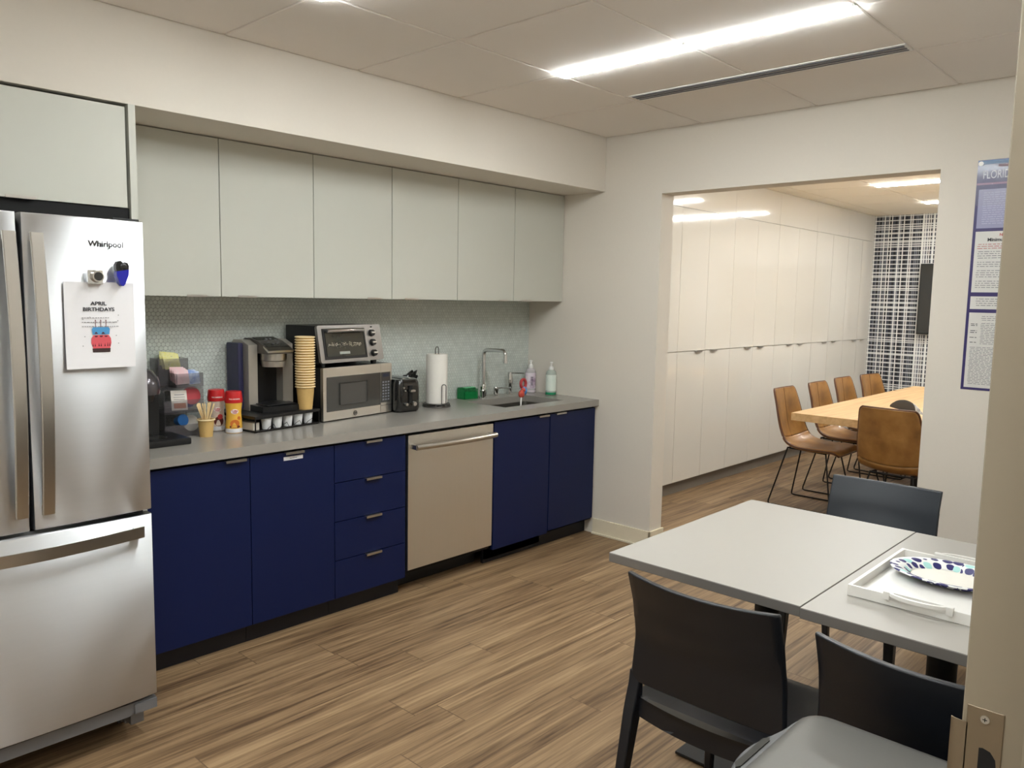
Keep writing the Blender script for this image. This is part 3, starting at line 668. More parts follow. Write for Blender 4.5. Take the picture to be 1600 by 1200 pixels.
# --- creamer bottles
def creamer(c, mbody, label, name='creamer_bottle'):
    t_ = thing(name, c, label, 'bottle', None)
    b_ = B().lathe([(.001, 0), (.034, 0), (.0365, .004), (.0365, .03), (.034, .06), (.0325, .085), (.034, .11), (.0365, .13), (.036, .142), (.031, .148)], c, 32)
    b_.build('bottle_body', mbody, t_)
    B().lathe([(.0335, .134), (.0385, .137), (.039, .152), (.0375, .163), (.036, .178), (.034, .1865), (.001, .188)], c, 32).build('lid', M['red'], t_, 'red flip lid')
    B().lathe([(.0368, .003), (.0369, .003), (.0369, .021), (.0368, .021)], c, 32, cap=False).build('label_base', M['paper'], t_)
    a0 = math.atan2(-3.59-c[1], -4.01-c[0])+.12
    W = mat('label_white', (245, 238, 232), .5); Rd = mat('label_red', (190, 44, 56), .5)
    def patch(name_, u0, v0, pu, pv, m_, rr=.0372):
        b2 = B(); n_ = 18
        ring = [(u0+pu*math.cos(2*PI*i/n_), v0+pv*math.sin(2*PI*i/n_)) for i in range(n_)]
        b2.rings([[Vector((c[0]+q*math.cos(a0+u/.037), c[1]+q*math.sin(a0+u/.037), c[2]+v)) for u, v in ring] for q in (rr-.004, rr)])
        return b2.build(name_, m_, t_)
    patch('logo_patch', 0, .098, .017, .011, W, .0361); 
    text('logo_text', 'Coffee', .0095, (0, 0, c[2]+.0985), FX, Rd, t_, wrap=((c[0], c[1]), .0362, a0), bold=.0003)
    text('logo_text', 'mate', .0095, (0, 0, c[2]+.0905), FX, Rd, t_, wrap=((c[0], c[1]), .0362, a0), bold=.0003)
    text('lid_text', 'THE ORIGINAL', .0075, (0, 0, c[2]+.152), FX, W, t_, wrap=((c[0], c[1]), .0391, a0), bold=.0002)
    return t_, patch
t_, patch = creamer((-2.296, -.162, CZ), mat('cream_red_label', (216, 196, 180), .4), 'pale creamer bottle with red lid, behind the stir stick cup')
patch('cup_picture', .006, .045, .022, .022, mat('cocoa_brown', (96, 34, 24), .5)); patch('berry_picture', .012, .065, .012, .012, mat('berry_red', (190, 60, 60), .5), .0374)
t_, patch = creamer((-2.268, -.268, CZ), mat('yellow_orange_label', (232, 180, 70), .4), 'yellow creamer bottle with red lid, beside the pod drawer')
patch('cup_picture', 0, .044, .021, .018, mat('amber_orange', (206, 110, 40), .5)); patch('saucer_picture', 0, .03, .024, .007, mat('cocoa_brown', (96, 34, 24), .5), .0373); patch('swirl_picture', .02, .068, .007, .008, mat('amber_orange', (206, 110, 40), .5), .0373)
# --- pod drawer, rotated
PO = Vector((-2.216, -.362, CZ)); PR = R(8.5)
t = thing('pod_drawer', PO, 'black wire coffee pod drawer under the silver coffee maker', 'drawer rack', rz=PR)
b = B().box(0, .38, 0, .31, .065, .075, .003); b.build('top_board', bl, t)
b = B()
for x in (.004, .376):
    b.tube([(x, .004, .002), (x, .004, .07)], .003, 8); b.tube([(x, .306, .002), (x, .306, .07)], .003, 8)
for z in (.006, .063):
    b.tube([(.004, .004, z), (.376, .004, z)], .003, 8); b.tube([(.004, .004, z), (.004, .306, z)], .003, 8); b.tube([(.376, .004, z), (.376, .306, z)], .003, 8)
for x in (.075, .15, .225, .30): b.tube([(x-.01, .004, .006), (x+.005, .002, .02), (x+.03, .003, .03), (x+.045, .004, .006)], .0014, 6)
b.build('wire_frame', M['wire'], t)
b = B().box(.006, .374, .006, .304, .004, .007); b.build('tray', bl, t)
for x in (.01, .37):
    for y in (.01, .30): B().cyl((x, y, 0), (x, y, .004), .006).build('foot', bl, t)
pw = mat('pod_white', (222, 222, 222), .45); rotz = Matrix.Rotation(PR, 4, 'Z')
for i in range(5):
    p = PO+rotz @ Vector((.088+i*.061, .035, .0075))
    pod('coffee_pod', p, .026, .052, pw, pw, ('white coffee pod at the left end of the front row in the pod drawer', 'white coffee pod, second from the left in the pod drawer', 'white coffee pod in the middle of the front row in the pod drawer', 'white coffee pod, second from the right in the pod drawer', 'white coffee pod at the right end, below the tall cup stack')[i], 'white pods in the front row', foil=True)
p = PO+rotz @ Vector((.03, .035, .0075))
ob = tag(B().box(-.018, .018, -.002, .12, 0, .034, .002, mtx=Matrix.Translation(p) @ rotz).build('creamer_box', mat('box_cream', (206, 198, 184), .6)), 'pale cardboard box at the left end of the pod drawer', 'box')
# --- big coffee maker on the drawer
BR = R(2); BO = Vector((-2.232, -.202, CZ+.0755))
t = thing('coffee_maker', BO, 'large silver coffee maker with blue tinted reservoir on the pod drawer', 'coffee maker', rz=BR)
sil = mat('warm_silver_plastic', (186, 180, 170), .32, .6); gun = mat('dark_titanium', (100, 96, 92), .35, .6)
# local: x 0..0.27, y 0 (front) .. 0.27, z 0..0.355
b = B().box(.060, .0885, .06, .168, .004, .318, .012); b.build('reservoir', M['reservoir'], t, 'blue tinted water reservoir')
b = B(); b.prism([(.02, .0), (.175, .0), (.175, .31), (.15, .330), (.08, .330), (.02, .308)], lambda u, v, d_: (.090+d_, u, v), 0, .046); b.build('side_pillar', sil, t)
b = B(); b.prism([(.02, .0), (.175, .0), (.175, .31), (.15, .330), (.08, .330), (.02, .308)], lambda u, v, d_: (.272+d_, u, v), 0, .056); b.build('side_pillar', sil, t)
b = B().box(.134, .274, .075, .17, .0, .31, .004); b.build('back_wall', bl, t, 'dark recessed back')
b = B(); pf = [(-.065, .268), (-.07, .282), (-.04, .302), (.02, .325), (.08, .337), (.13, .337), (.165, .322), (.165, .27)]
b.prism(pf, lambda u, v, d_: (.138+d_, u, v), .0, .134)
b.build('top_cover', gun, t)
b = B(); b.prism([(-.074, .285), (-.068, .275), (-.03, .298), (-.03, .306)], lambda u, v, d_: (.137+d_, u, v), 0, .135); b.build('lever', M['handle'], t, 'bright front lever edge')
b = B(); b.prism([(-.045, .303), (-.035, .300), (.085, .338), (.08, .342)], lambda u, v, d_: (.150+d_, u, v), 0, .110)
cp = b.build('control_panel', M['glassd'], t, 'black control panel')
for i in range(8):
    a = R(-20+i*45); 
    B().cyl((.212+.03*math.cos(a), .018+.03*math.sin(a), .322+.010*math.sin(a)), (.212+.03*math.cos(a), .017+.03*math.sin(a), .3255+.010*math.sin(a)), .006).build('button', M['greyplast'], cp)
b = B().lathe([(.001, .205), (.052, .205), (.058, .235), (.060, .27), (.001, .272)], (.208, .0, 0), 28, sy=1.0); b.build('brew_head', sil, t)
b = B().lathe([(.056, .232), (.061, .236), (.062, .268), (.056, .27)], (.208, -.002, 0), 28, sy=1.0, cap=False); b.build('head_collar', M['handle'], t)
b = B(); b.prism([(.0, 0), (.0, .026), (.19, .032), (.19, 0)], lambda u, v, d_: (.095+d_, u-.088, v), 0, .208); b.build('drip_tray', bl, t)
b = B().box(.125, .275, -.075, .05, .029, .033, .002); b.build('tray_grate', mat('dark_metal_grate', (60, 60, 62), .3, .7), t)
# --- stack of cups on the drawer
P = Vector((-1.908, -.284, CZ+.0755))
ORD = 'first second third fourth fifth sixth seventh eighth ninth tenth eleventh twelfth thirteenth fourteenth fifteenth sixteenth seventeenth eighteenth nineteenth twentieth'.split()
c0 = cup('paper_cup', P, .112, .047, .0325, 'bottom tan paper cup of the tall stack, its whole side showing', 'tan cups in the tall stack')
for i in range(1, 20):
    o = copy_tree(c0); o.location = P+Vector((.0, .0, .0125*i))
    o['label'] = 'tan paper cup, %s from the top of the tall stack' % ORD[19-i] if i < 19 else 'topmost tan paper cup of the tall stack'; o['group'] = 'tan cups in the tall stack'
# --- microwave and toaster oven, turned a little
MR = R(9); MO = Vector((-1.82, -.303, CZ))
t = thing('microwave', MO, 'stainless front countertop microwave under the toaster oven', 'microwave', rz=MR)
MW, MH, MD = .487, .268, .262
B().box(.003, MW-.003, .018, MD, .008, MH, .004).build('case', bl, t)
dr = B().box(0, .402, 0, .02, .006, MH, .003).build('door', M['steelv'], t, 'stainless door')
B().box(.022, .401, -.002, .002, .050, .222, .002).build('door_glass', mat('smoky_glass', (64, 64, 62), .12, coat=.5), dr, 'dark glass panel')
B().box(.105, .295, -.0028, -.0018, .078, .190, .008).build('window', mat('window_mesh', (78, 76, 73), .25), dr)
cp = B().box(.403, MW, 0, .02, .006, MH, .003).build('control_panel', M['steelv'], t)
B().box(.405, MW-.012, -.002, .002, .060, .222, .002).build('keypad', mat('smoky_glass', (64, 64, 62), .12), cp)
B().box(.417, .463, -.0028, -.0018, .197, .214).build('display', mat('display_blue', (40, 46, 66), .2), cp)
b = B()
for r_ in range(7):
    for k in range(3): b.box(.414+k*.020, .426+k*.020, -.0028, -.0018, .072+r_*.0155, .080+r_*.0155, .001, seg=1)
b.build('buttons', mat('button_grey', (128, 130, 140), .4), cp)
B().box(.405, MW-.004, -.0015, .001, .044, .0455).build('button_seam', M['gap'], cp)
b = B(); b.lathe([(.011, 0), (.0125, .001), (.0125, .003), (.011, .004), (.0095, .003), (.0095, .001), (.011, 0)], (0, 0, 0), 24, cap=False)
for a in range(4):
    b.lathe([(.0012, .001), (.0032, .002), (.0012, .003)], (.0042*math.cos(a*PI/2), .0042*math.sin(a*PI/2), 0), 10)
bmesh.ops.transform(b.bm, matrix=Matrix.Translation((.215, .0005, .027)) @ Matrix.Rotation(R(90), 4, 'X'), verts=b.bm.verts)
b.build('round_emblem', mat('emblem_dark', (70, 66, 62), .4, .4), dr, 'round dark emblem')
for x in (.03, MW-.03):
    for y in (.03, MD-.03): B().cyl((x, y, 0), (x, y, .009), .012).build('foot', bl, t)
rm = Matrix.Rotation(MR, 4, 'Z')
TO = MO+rm @ Vector((-.004, .010, MH))
t = thing('toaster_oven', TO, 'silver and black toaster oven standing on the microwave', 'toaster oven', rz=MR)
TW, TD = .438, .255; z0, z1 = .022, .205
prof = [(.0, z0), (.008, z0+.03), (.028, z1-.012), (.034, z1), (TD, z1), (TD, z0)]
b = B(); b.prism([(.012, z0), (.045, z1-.002)]+[(TD, z1-.002), (TD, z0)], lambda u, v, d_: (d_, u, v), .004, TW-.004); b.build('case', bl, t)
tl = math.atan2(.034, z1-z0)
FM_ = Matrix.Translation((0, 0, z0)) @ Matrix.Rotation(-tl, 4, 'X')      # frame of the tilted front; x right, z up
def ff(b_, nm, m_, par, lab=None):
    bmesh.ops.transform(b_.bm, matrix=FM_, verts=b_.bm.verts); return b_.build(nm, m_, par, lab)
H = (z1-z0)/math.cos(tl)
b = B()
outer = rounded(TW, H, .012); 
b.prism([(u+TW/2, v+H/2) for u, v in outer], lambda u, v, d_: (u, d_, v), -.004, .012)
fp = ff(b, 'front_frame', mat('toaster_silver', (158, 156, 154), .3, .75), t)
b = B().box(.028, .318, -.0075, -.003, .016, H-.016, .003); dg = ff(b, 'door', bl, t, 'black framed glass door')
b = B().box(.040, .306, -.0085, -.007, .030, H-.035, .003); ff(b, 'door_glass', mat('oven_glass', (46, 49, 45), .08, coat=.6), dg)
b = B()
for i in range(150):
    x = .055+.225*random.random(); z = .088+random.gauss(0, .007)*(1-.3*abs(x-.16)/.1); s_ = random.uniform(.0006, .002)
    b.box(x-s_*1.6, x+s_*1.6, -.0092, -.0086, z-s_*.6, z+s_*.6)
ff(b, 'foil_glint', mat('foil', (214, 214, 206), .2, .9), dg, 'crinkled foil seen through the glass')
b = B().box(.125, .195, -.0092, -.0086, .040, .053); ff(b, 'logo_plate', mat('logo_grey', (150, 156, 148), .4), dg)
b = B(); pts = [(.045+.25*k/12, -.022-.012*math.sin(PI*k/12), H-.03) for k in range(13)]; b.tube(pts, [.010]*13, 12); ff(b, 'handle', M['chrome'], dg, 'shiny bowed handle')
for z in (H-.045, H-.095, H-.150):
    b = B().cyl((.365, -.004, z), (.365, -.02, z), .0185, .016); k_ = ff(b, 'knob', bl, t)
    b = B().box(.352, .378, -.026, -.019, z-.004, z+.004, .002); ff(b, 'pointer', M['handle'], k_, 'silver pointer')
b = B().box(.366, .378, -.006, -.0035, H-.016, H-.010); ff(b, 'indicator_light', M['gap'], t)
for x in (.04, TW-.04):
    for y in (.035, TD-.03): B().cyl((x, y, 0), (x, y, z0+.002), .013, .018).build('foot', bl, t)
# --- black toaster
TR_ = Vector((-1.335, -.288, CZ))
t = thing('toaster', TR_, 'black toaster with silver dials between the microwave and paper towels', 'toaster', rz=R(-3))
gb = mat('gloss_black', (12, 12, 13), .15, coat=.5)
b = B(); prof = rounded(.155, .24, .035)
b.rings([[Vector((.075+u*s_, .125+v*s_, z)) for u, v in prof] for z, s_ in ((.006, .97), (.02, 1), (.13, 1), (.16, .97), (.176, .90), (.180, .8))]); b.build('body', gb, t)
b = B().box(.045, .065, .035, .215, .178, .183, .002).box(.088, .108, .035, .215, .178, .183, .002); b.build('bread_slots', M['chrome'], t, 'shiny slot rims')
b = B().box(.064, .086, -.003, .01, .05, .145, .003); b.build('lever_track', M['gap'], t)
b = B().box(.060, .092, -.022, -.001, .112, .124, .004); b.build('lever', M['handle'], t)
for x, r_ in ((.045, .009), (.098, .013)): B().cyl((x, .006, .045), (x, -.010, .045), r_, r_*.9).build('dial', M['handle'], t, 'silver dial')
B().cyl((.028, .006, .135), (.028, -.004, .135), .005).build('button', M['handle'], t); B().cyl((.040, .006, .118), (.040, -.003, .118), .004).build('button', M['handle'], t)
B().box(.02, .13, .02, .23, 0, .008, .002).build('base', M['gap'], t)
# crumpled black bag behind
t_ = bmesh.new(); bmesh.ops.create_icosphere(t_, subdivisions=4, radius=1)
for v in t_.verts:
    n_ = 1+.16*math.sin(v.co.x*9+v.co.z*5)*math.cos(v.co.y*8+v.co.z*7); v.co = Vector((v.co.x*.06*n_, v.co.y*.045*n_, (v.co.z*n_+1)*.098))
    if v.co.z > .12: v.co.x += (v.co.z-.12)*.9
    if v.co.z < 0: v.co.z = 0
b = B(); b._merge(t_, 0, Matrix.Translation((-1.14, -.085, CZ))); tag(b.build('crumpled_bag', gb), 'crumpled black bag between the toaster and the tiled wall', 'bag')
# --- paper towel
PC = Vector((-.992, -.2, CZ))
wgr = mat('grey_wire', (104, 100, 98), .35, .8)
t = thing('paper_towel_holder', PC, 'dark wire paper towel holder on the counter', 'holder')
b = B()
ring = lambda r_, z: [(PC.x+r_*math.cos(2*PI*i/32), PC.y+r_*math.sin(2*PI*i/32), PC.z+z) for i in range(32)]
b.tube(ring(.078, .004), .0035, 8, closed=True); b.tube(ring(.072, .017), .003, 8, closed=True)
for a in range(8): b.tube([(PC.x+.078*math.cos(a*PI/4), PC.y+.078*math.sin(a*PI/4), CZ+.004), (PC.x+.072*math.cos(a*PI/4), PC.y+.072*math.sin(a*PI/4), CZ+.017)], .0025, 6)
b.tube([(PC.x-.078, PC.y, CZ+.004), (PC.x+.078, PC.y, CZ+.004)], .003, 8); b.tube([(PC.x, PC.y-.078, CZ+.004), (PC.x, PC.y+.078, CZ+.004)], .003, 8)
b.build('base', wgr, t)
b = B(); b.tube([(PC.x-.012, PC.y, CZ+.004), (PC.x-.012, PC.y, CZ+.325)]+[(PC.x-.012*math.cos(PI*k/6), PC.y, CZ+.325+.016*math.sin(PI*k/6)) for k in range(1, 6)]+[(PC.x+.012, PC.y, CZ+.325), (PC.x+.012, PC.y, CZ+.004)], .0028, 8); b.build('rod', wgr, t)
ax_, ay_ = PC.x-.014, PC.y-.077; dx_, dy_ = .75, -.66
b = B(); ap = lambda u, z: (ax_+dx_*u, ay_+dy_*u, z)
b.tube([ap(-.012, CZ+.006), ap(-.012, CZ+.120)]+[ap(-.012*math.cos(PI*k/6), CZ+.120+.012*math.sin(PI*k/6)) for k in range(1, 6)]+[ap(.012, CZ+.120), ap(.012, CZ+.006)], .0026, 8); b.build('arm', wgr, t)
t = thing('paper_towel_roll', PC+Vector((0, 0, .02)), 'white paper towel roll standing on the dark wire holder', 'paper towels')
B().lathe([(.021, 0), (.059, 0), (.061, .003), (.061, .277), (.059, .280), (.021, .280), (.021, .0)], PC+Vector((0, 0, .02)), 40, cap=False).build('towels', mat('towel_paper', (236, 232, 224), .95, var=.02, scale=90, bump=.2), t)
B().lathe([(.0205, .001), (.0205, .279)], PC+Vector((0, 0, .02)), 24, cap=False).build('core', M['kraft'], t)
# --- sponge tub
t = thing('sponge_holder', (-.615, -.06, CZ), 'clear green plastic tub by the base of the faucet', 'tub')
gc = mat('clear_green', (30, 150, 80), .15, alpha=.55)
B().box(-.672, -.556, -.095, -.03, CZ, CZ+.003).box(-.672, -.669, -.095, -.03, CZ, CZ+.062).box(-.559, -.556, -.095, -.03, CZ, CZ+.062).box(-.672, -.556, -.033, -.03, CZ, CZ+.07).box(-.672, -.556, -.095, -.092, CZ, CZ+.045).build('tub', gc, t)
o = tag(B().box(-.663, -.565, -.086, -.04, CZ+.004, CZ+.070, .006).build('sponge', mottled('green_scourer', [(10, 70, 40), (20, 120, 60)], 60, .9, .4)), 'dark green sponge standing in the clear green tub', 'sponge')
B().box(-.655, -.57, -.087, -.060, CZ+.0685, CZ+.073, .002).build('pale_edge', mat('pale_green', (120, 200, 150), .8), o)
# --- taps
def chrome_tap(name, x, y, label, parts):
    t_ = thing(name, (x, y, CZ), label, 'tap'); 
    for nm, fn in parts: fn(B()).build(nm, M['chrome'], t_)
    return t_
chrome_tap('drain_button', -.545, -.125, 'short chrome countertop button in front of the green tub', [
    ('base', lambda b: b.lathe([(.016, 0), (.017, .004), (.010, .007), (.010, .02), (.014, .04), (.018, .052), (.016, .056), (.001, .057)], (-.545, -.125, CZ)))])
fy_ = -.085
t = thing('kitchen_faucet', (-.50, fy_, CZ), 'tall chrome kitchen faucet with a square-bent spout over the sink', 'faucet')
B().lathe([(.026, 0), (.026, .005), (.021, .008), (.021, .07), (.018, .082), (.012, .088)], (-.50, fy_, CZ)).build('base', M['chrome'], t)
sp2 = [(-.50, fy_, CZ+.08), (-.50, fy_, 1.13)]+[(-.50, fy_-.03*(1-math.cos(R(a))), 1.135+.03*math.sin(R(a))) for a in range(15, 91, 15)]+[(-.50, -.235, 1.167)]+[(-.50, -.24-.03*math.sin(R(a)), 1.137+.03*math.cos(R(a))) for a in range(15, 91, 15)]+[(-.50, -.27, 1.108)]
B().tube(sp2, .012, 14).build('spout', M['chrome'], t)
B().cyl((-.50, -.27, 1.092), (-.50, -.27, 1.112), .0145).build('aerator', M['chrome'], t)
t = thing('mixer_handle', (-.375, -.075, CZ), 'low chrome tap lever between the faucet and the tall tap', 'tap')
B().lathe([(.019, 0), (.019, .004), (.015, .008), (.016, .035), (.018, .052), (.015, .058), (.001, .06)], (-.375, -.075, CZ)).build('base', M['chrome'], t)
B().tube([(-.375, -.075, CZ+.048), (-.36, -.12, CZ+.055), (-.345, -.175, CZ+.058)], [.006, .005, .004], 10).build('lever', M['chrome'], t)
t = thing('hot_water_tap', (-.245, -.075, CZ), 'cylindrical chrome tap with a thin side lever, right of the faucet', 'tap')
B().lathe([(.020, 0), (.020, .006), (.013, .010), (.016, .05), (.019, .09), (.017, .11), (.015, .145), (.001, .147)], (-.245, -.075, CZ)).build('base', M['chrome'], t)
B().tube([(-.245, -.075, CZ+.141), (-.225, -.13, CZ+.142), (-.21, -.165, CZ+.143)], .0042, 10).build('lever', M['chrome'], t)
# --- dish wand leaning in the sink
t = thing('dish_wand', (-.55, -.46, .82), 'red and blue dish brush with a white handle at the sink edge', 'dish brush')
B().tube([(-.578, -.475, .827), (-.560, -.462, .912)], .0045, 10).build('handle', M['whitep'], t, 'white stem')
b = B().sphere((-.556, -.46, .927), .024, sc=(1, .6, 1)).sphere((-.530, -.45, .947), .014)
b.build('head', mat('red_orange_plastic', (190, 74, 60), .35), t, 'red head')
B().sphere((-.497, -.425, .937), .026, sc=(1, .6, 1)).build('blue_scrubber', mat('sky_blue_plastic', (70, 140, 205), .35), t)
b = B(); b.tube([(-.498+.022*math.cos(2*PI*i/16), -.42, .980+.026*math.sin(2*PI*i/16)) for i in range(16)], .009, 10, closed=True); b.build('ring', mat('dark_red_plastic', (168, 52, 56), .35), t, 'dark red ring'); 
# --- soap bottles
def soap(c, liquid, lab, label, fill):
    t_ = thing('soap_bottle', c, label, 'bottle')
    B().lathe([(.001, 0), (.031, 0), (.034, .005), (.034, .135), (.030, .152), (.016, .164), (.014, .168)], c, 28).build('bottle_body', liquid, t_)
    B().lathe([(.0345, .028), (.0348, .028), (.0348, .132), (.0345, .132)], c, 28, cap=False).build('label_wrap', lab, t_)
    B().lathe([(.017, .164), (.017, .178), (.012, .186), (.007, .188), (.006, .205), (.011, .208), (.010, .214), (.001, .216)], c, 20).build('pump', M['whitep'], t_, 'white pump cap')
    b = B().lathe([(.0342, .002), (.0352, .003), (.0352, .016), (.0342, .018)], c, 28, cap=False); b.build('base_band', fill, t_)
    return t_
sp_l = soap(Vector((-.055, -.085, CZ)), mat('clear_bottle', (206, 200, 204), .15, alpha=.9), mottled('lilac_label', [(160, 132, 160), (222, 208, 220), (238, 232, 236)], 16, .4), 'soap bottle with a lilac and white label in the corner of the counter', mat('lilac_white', (214, 204, 212), .3))
text('label_text', 'soap', .018, (0, 0, CZ+.075), FX, ink, sp_l, wrap=((-.055, -.085), .0351, math.atan2(-3.5, -4.1)-.25)) if False else None
b = B(); a0 = math.atan2(-3.5, -3.95)
for i, z in enumerate((.055, .066, .08, .092, .104)):
    for k in range(5): 
        a = a0+.45-.09*k-.02*(i % 2); b.box(-.0022, .0022, -.0004, .0004, -.0022, .0022, mtx=Matrix.Translation((-.055+.0352*math.cos(a), -.085+.0352*math.sin(a), CZ+z)) @ Matrix.Rotation(a+PI/2, 4, 'Z'))
b.build('printed_text', ink, sp_l)
soap(Vector((-.045, -.255, CZ)), mat('clear_green_bottle', (196, 206, 196), .15, alpha=.85), mottled('pale_mint_label', [(222, 234, 224), (234, 240, 232)], 14, .4), 'clear soap bottle with a pale mint label and green base', mat('green_soap', (30, 140, 96), .2))

# ================================================================= TABLES
def cafe_table(x0, x1, y0, y1, z, label, dz=0):
    t_ = thing('cafe_table', ((x0+x1)/2, (y0+y1)/2, 0), label, 'table')
    tp = B().box(x0, x1, y0, y1, z-.028, z-.0006, .0015, seg=1).build('tabletop', M['tabedge'], t_)
    B().box(x0+.0012, x1-.0012, y0+.0012, y1-.0012, z-.003, z).build('top_surface', M['tabtop'], tp, 'pale laminate surface')
    cx_, cy_ = (x0+x1)/2, (y0+y1)/2+dz
    B().cyl((cx_, cy_, .02), (cx_, cy_, z-.028), .038, seg=28).build('column', M['black'], t_)
    B().box(cx_-.19, cx_+.19, cy_-.19, cy_+.19, z-.04, z-.028, .002).build('top_plate', M['black'], t_)
    B().box(cx_-.163, cx_+.163, cy_-.215, cy_+.215, .004, .014, .003).box(cx_-.06, cx_+.06, cy_-.06, cy_+.06, .014, .026, .004).build('base_plate', M['black'], t_, 'flat black base plate')
    for sx in (-1, 1):
        for sy in (-1, 1): B().cyl((cx_+sx*.14, cy_+sy*.19, 0), (cx_+sx*.14, cy_+sy*.19, .005), .014).build('glide', M['black'], t_)
    return t_
cafe_table(-2.112, -1.190, -2.8235, -2.236, .737, 'pale topped cafe table with an empty top, nearer the opening')
cafe_table(-2.118, -1.190, -3.39, -2.8247, .736, 'pale topped cafe table carrying the white tray, against the front wall', .066)
# tray
t = thing('serving_tray', (-1.725, -3.04, .7365), 'white rectangular serving tray with handles on the cafe table', 'tray')
TX0, TX1, TY0, TY1, TZ = -1.945, -1.508, -3.215, -2.876, .7365
b = B().box(TX0+.004, TX1-.004, TY0+.004, TY1-.004, TZ, TZ+.006)
b.box(TX0, TX1, TY0, TY0+.010, TZ, TZ+.029, .002).box(TX0, TX1, TY1-.010, TY1, TZ, TZ+.029, .002)
b.box(TX0+.0006, TX0+.010, TY0+.009, TY1-.009, TZ+.0003, TZ+.0285, .002).box(TX1-.010, TX1-.0006, TY0+.009, TY1-.009, TZ+.0003, TZ+.0285, .002)
b.build('tray_body', M['whitep'], t)
yc = (TY0+TY1)/2
for s_, xh in ((-1, TX0), (1, TX1)):
    b = B(); n = 12
    def arc(off, hw, z): return [Vector((xh+s_*(off*(math.sin(PI*k/n)**.45)+.001)-s_*.004, yc-hw+2*hw*k/n, z)) for k in range(n+1)]
    outr, inr = arc(.030, .072, TZ+.036), arc(.021, .062, TZ+.036)
    b.rings([[a+Vector((0, 0, 0)), c_, c_-Vector((0, 0, .008)), a-Vector((0, 0, .008))] for a, c_ in zip(outr, inr)])
    b.box(min(xh+s_*.0004, xh-s_*.0092), max(xh+s_*.0004, xh-s_*.0092), yc-.075, yc+.075, TZ+.016, TZ+.036, .002)
    for e in (-1, 1): b.box(xh-.008, xh+.008, yc+e*.072-.008, yc+e*.072+.008, TZ+.016, TZ+.0365, .003)
    b.build('handle', M['whitep'], t)
# plate: oval with patterned rim
PCx, PCy, PZ0 = -1.655, -3.05, TZ+.007
t = thing('oval_paper_plate', (PCx, PCy, PZ0), 'oval paper plate with navy and aqua leaf print rim in the white tray', 'plate')
ax1, ax2 = .118, .158
bm_ = bmesh.new(); uvl = bm_.loops.layers.uv.new('UVMap'); seg = 64
prf = [(.66, .004), (.70, .007), (.76, .015), (.86, .0205), (.97, .0225), (1.0, .0215)]
vv = [[bm_.verts.new((PCx+ax1*r_*math.cos(2*PI*i/seg), PCy+ax2*r_*math.sin(2*PI*i/seg), PZ0+z)) for i in range(seg)] for r_, z in prf]
for j in range(len(prf)-1):
    for i in range(seg):
        k = (i+1) % seg; f = bm_.faces.new((vv[j][i], vv[j][k], vv[j+1][k], vv[j+1][i]))
        for lp, (uu, vj) in zip(f.loops, ((i, j), (i+1, j), (i+1, j+1), (i, j+1))): lp[uvl].uv = (uu/seg, prf[vj][0]*2.2)
b = B(); b.bm.free(); b.bm = bm_; rimo = b.build('rim', plate_pattern(), t, 'leaf printed rim'); 
s_ = rimo.modifiers.new('s', 'SOLIDIFY'); s_.thickness = .0018; s_.offset = -1
B().lathe([(.001, .002), (.62, .002), (.665, .0045), (.655, .0052), (.62, .0035), (.001, .0035)], (PCx, PCy, PZ0), 64, sx=ax1, sy=ax2).build('well', mat('plate_cream', (236, 232, 222), .5), t)

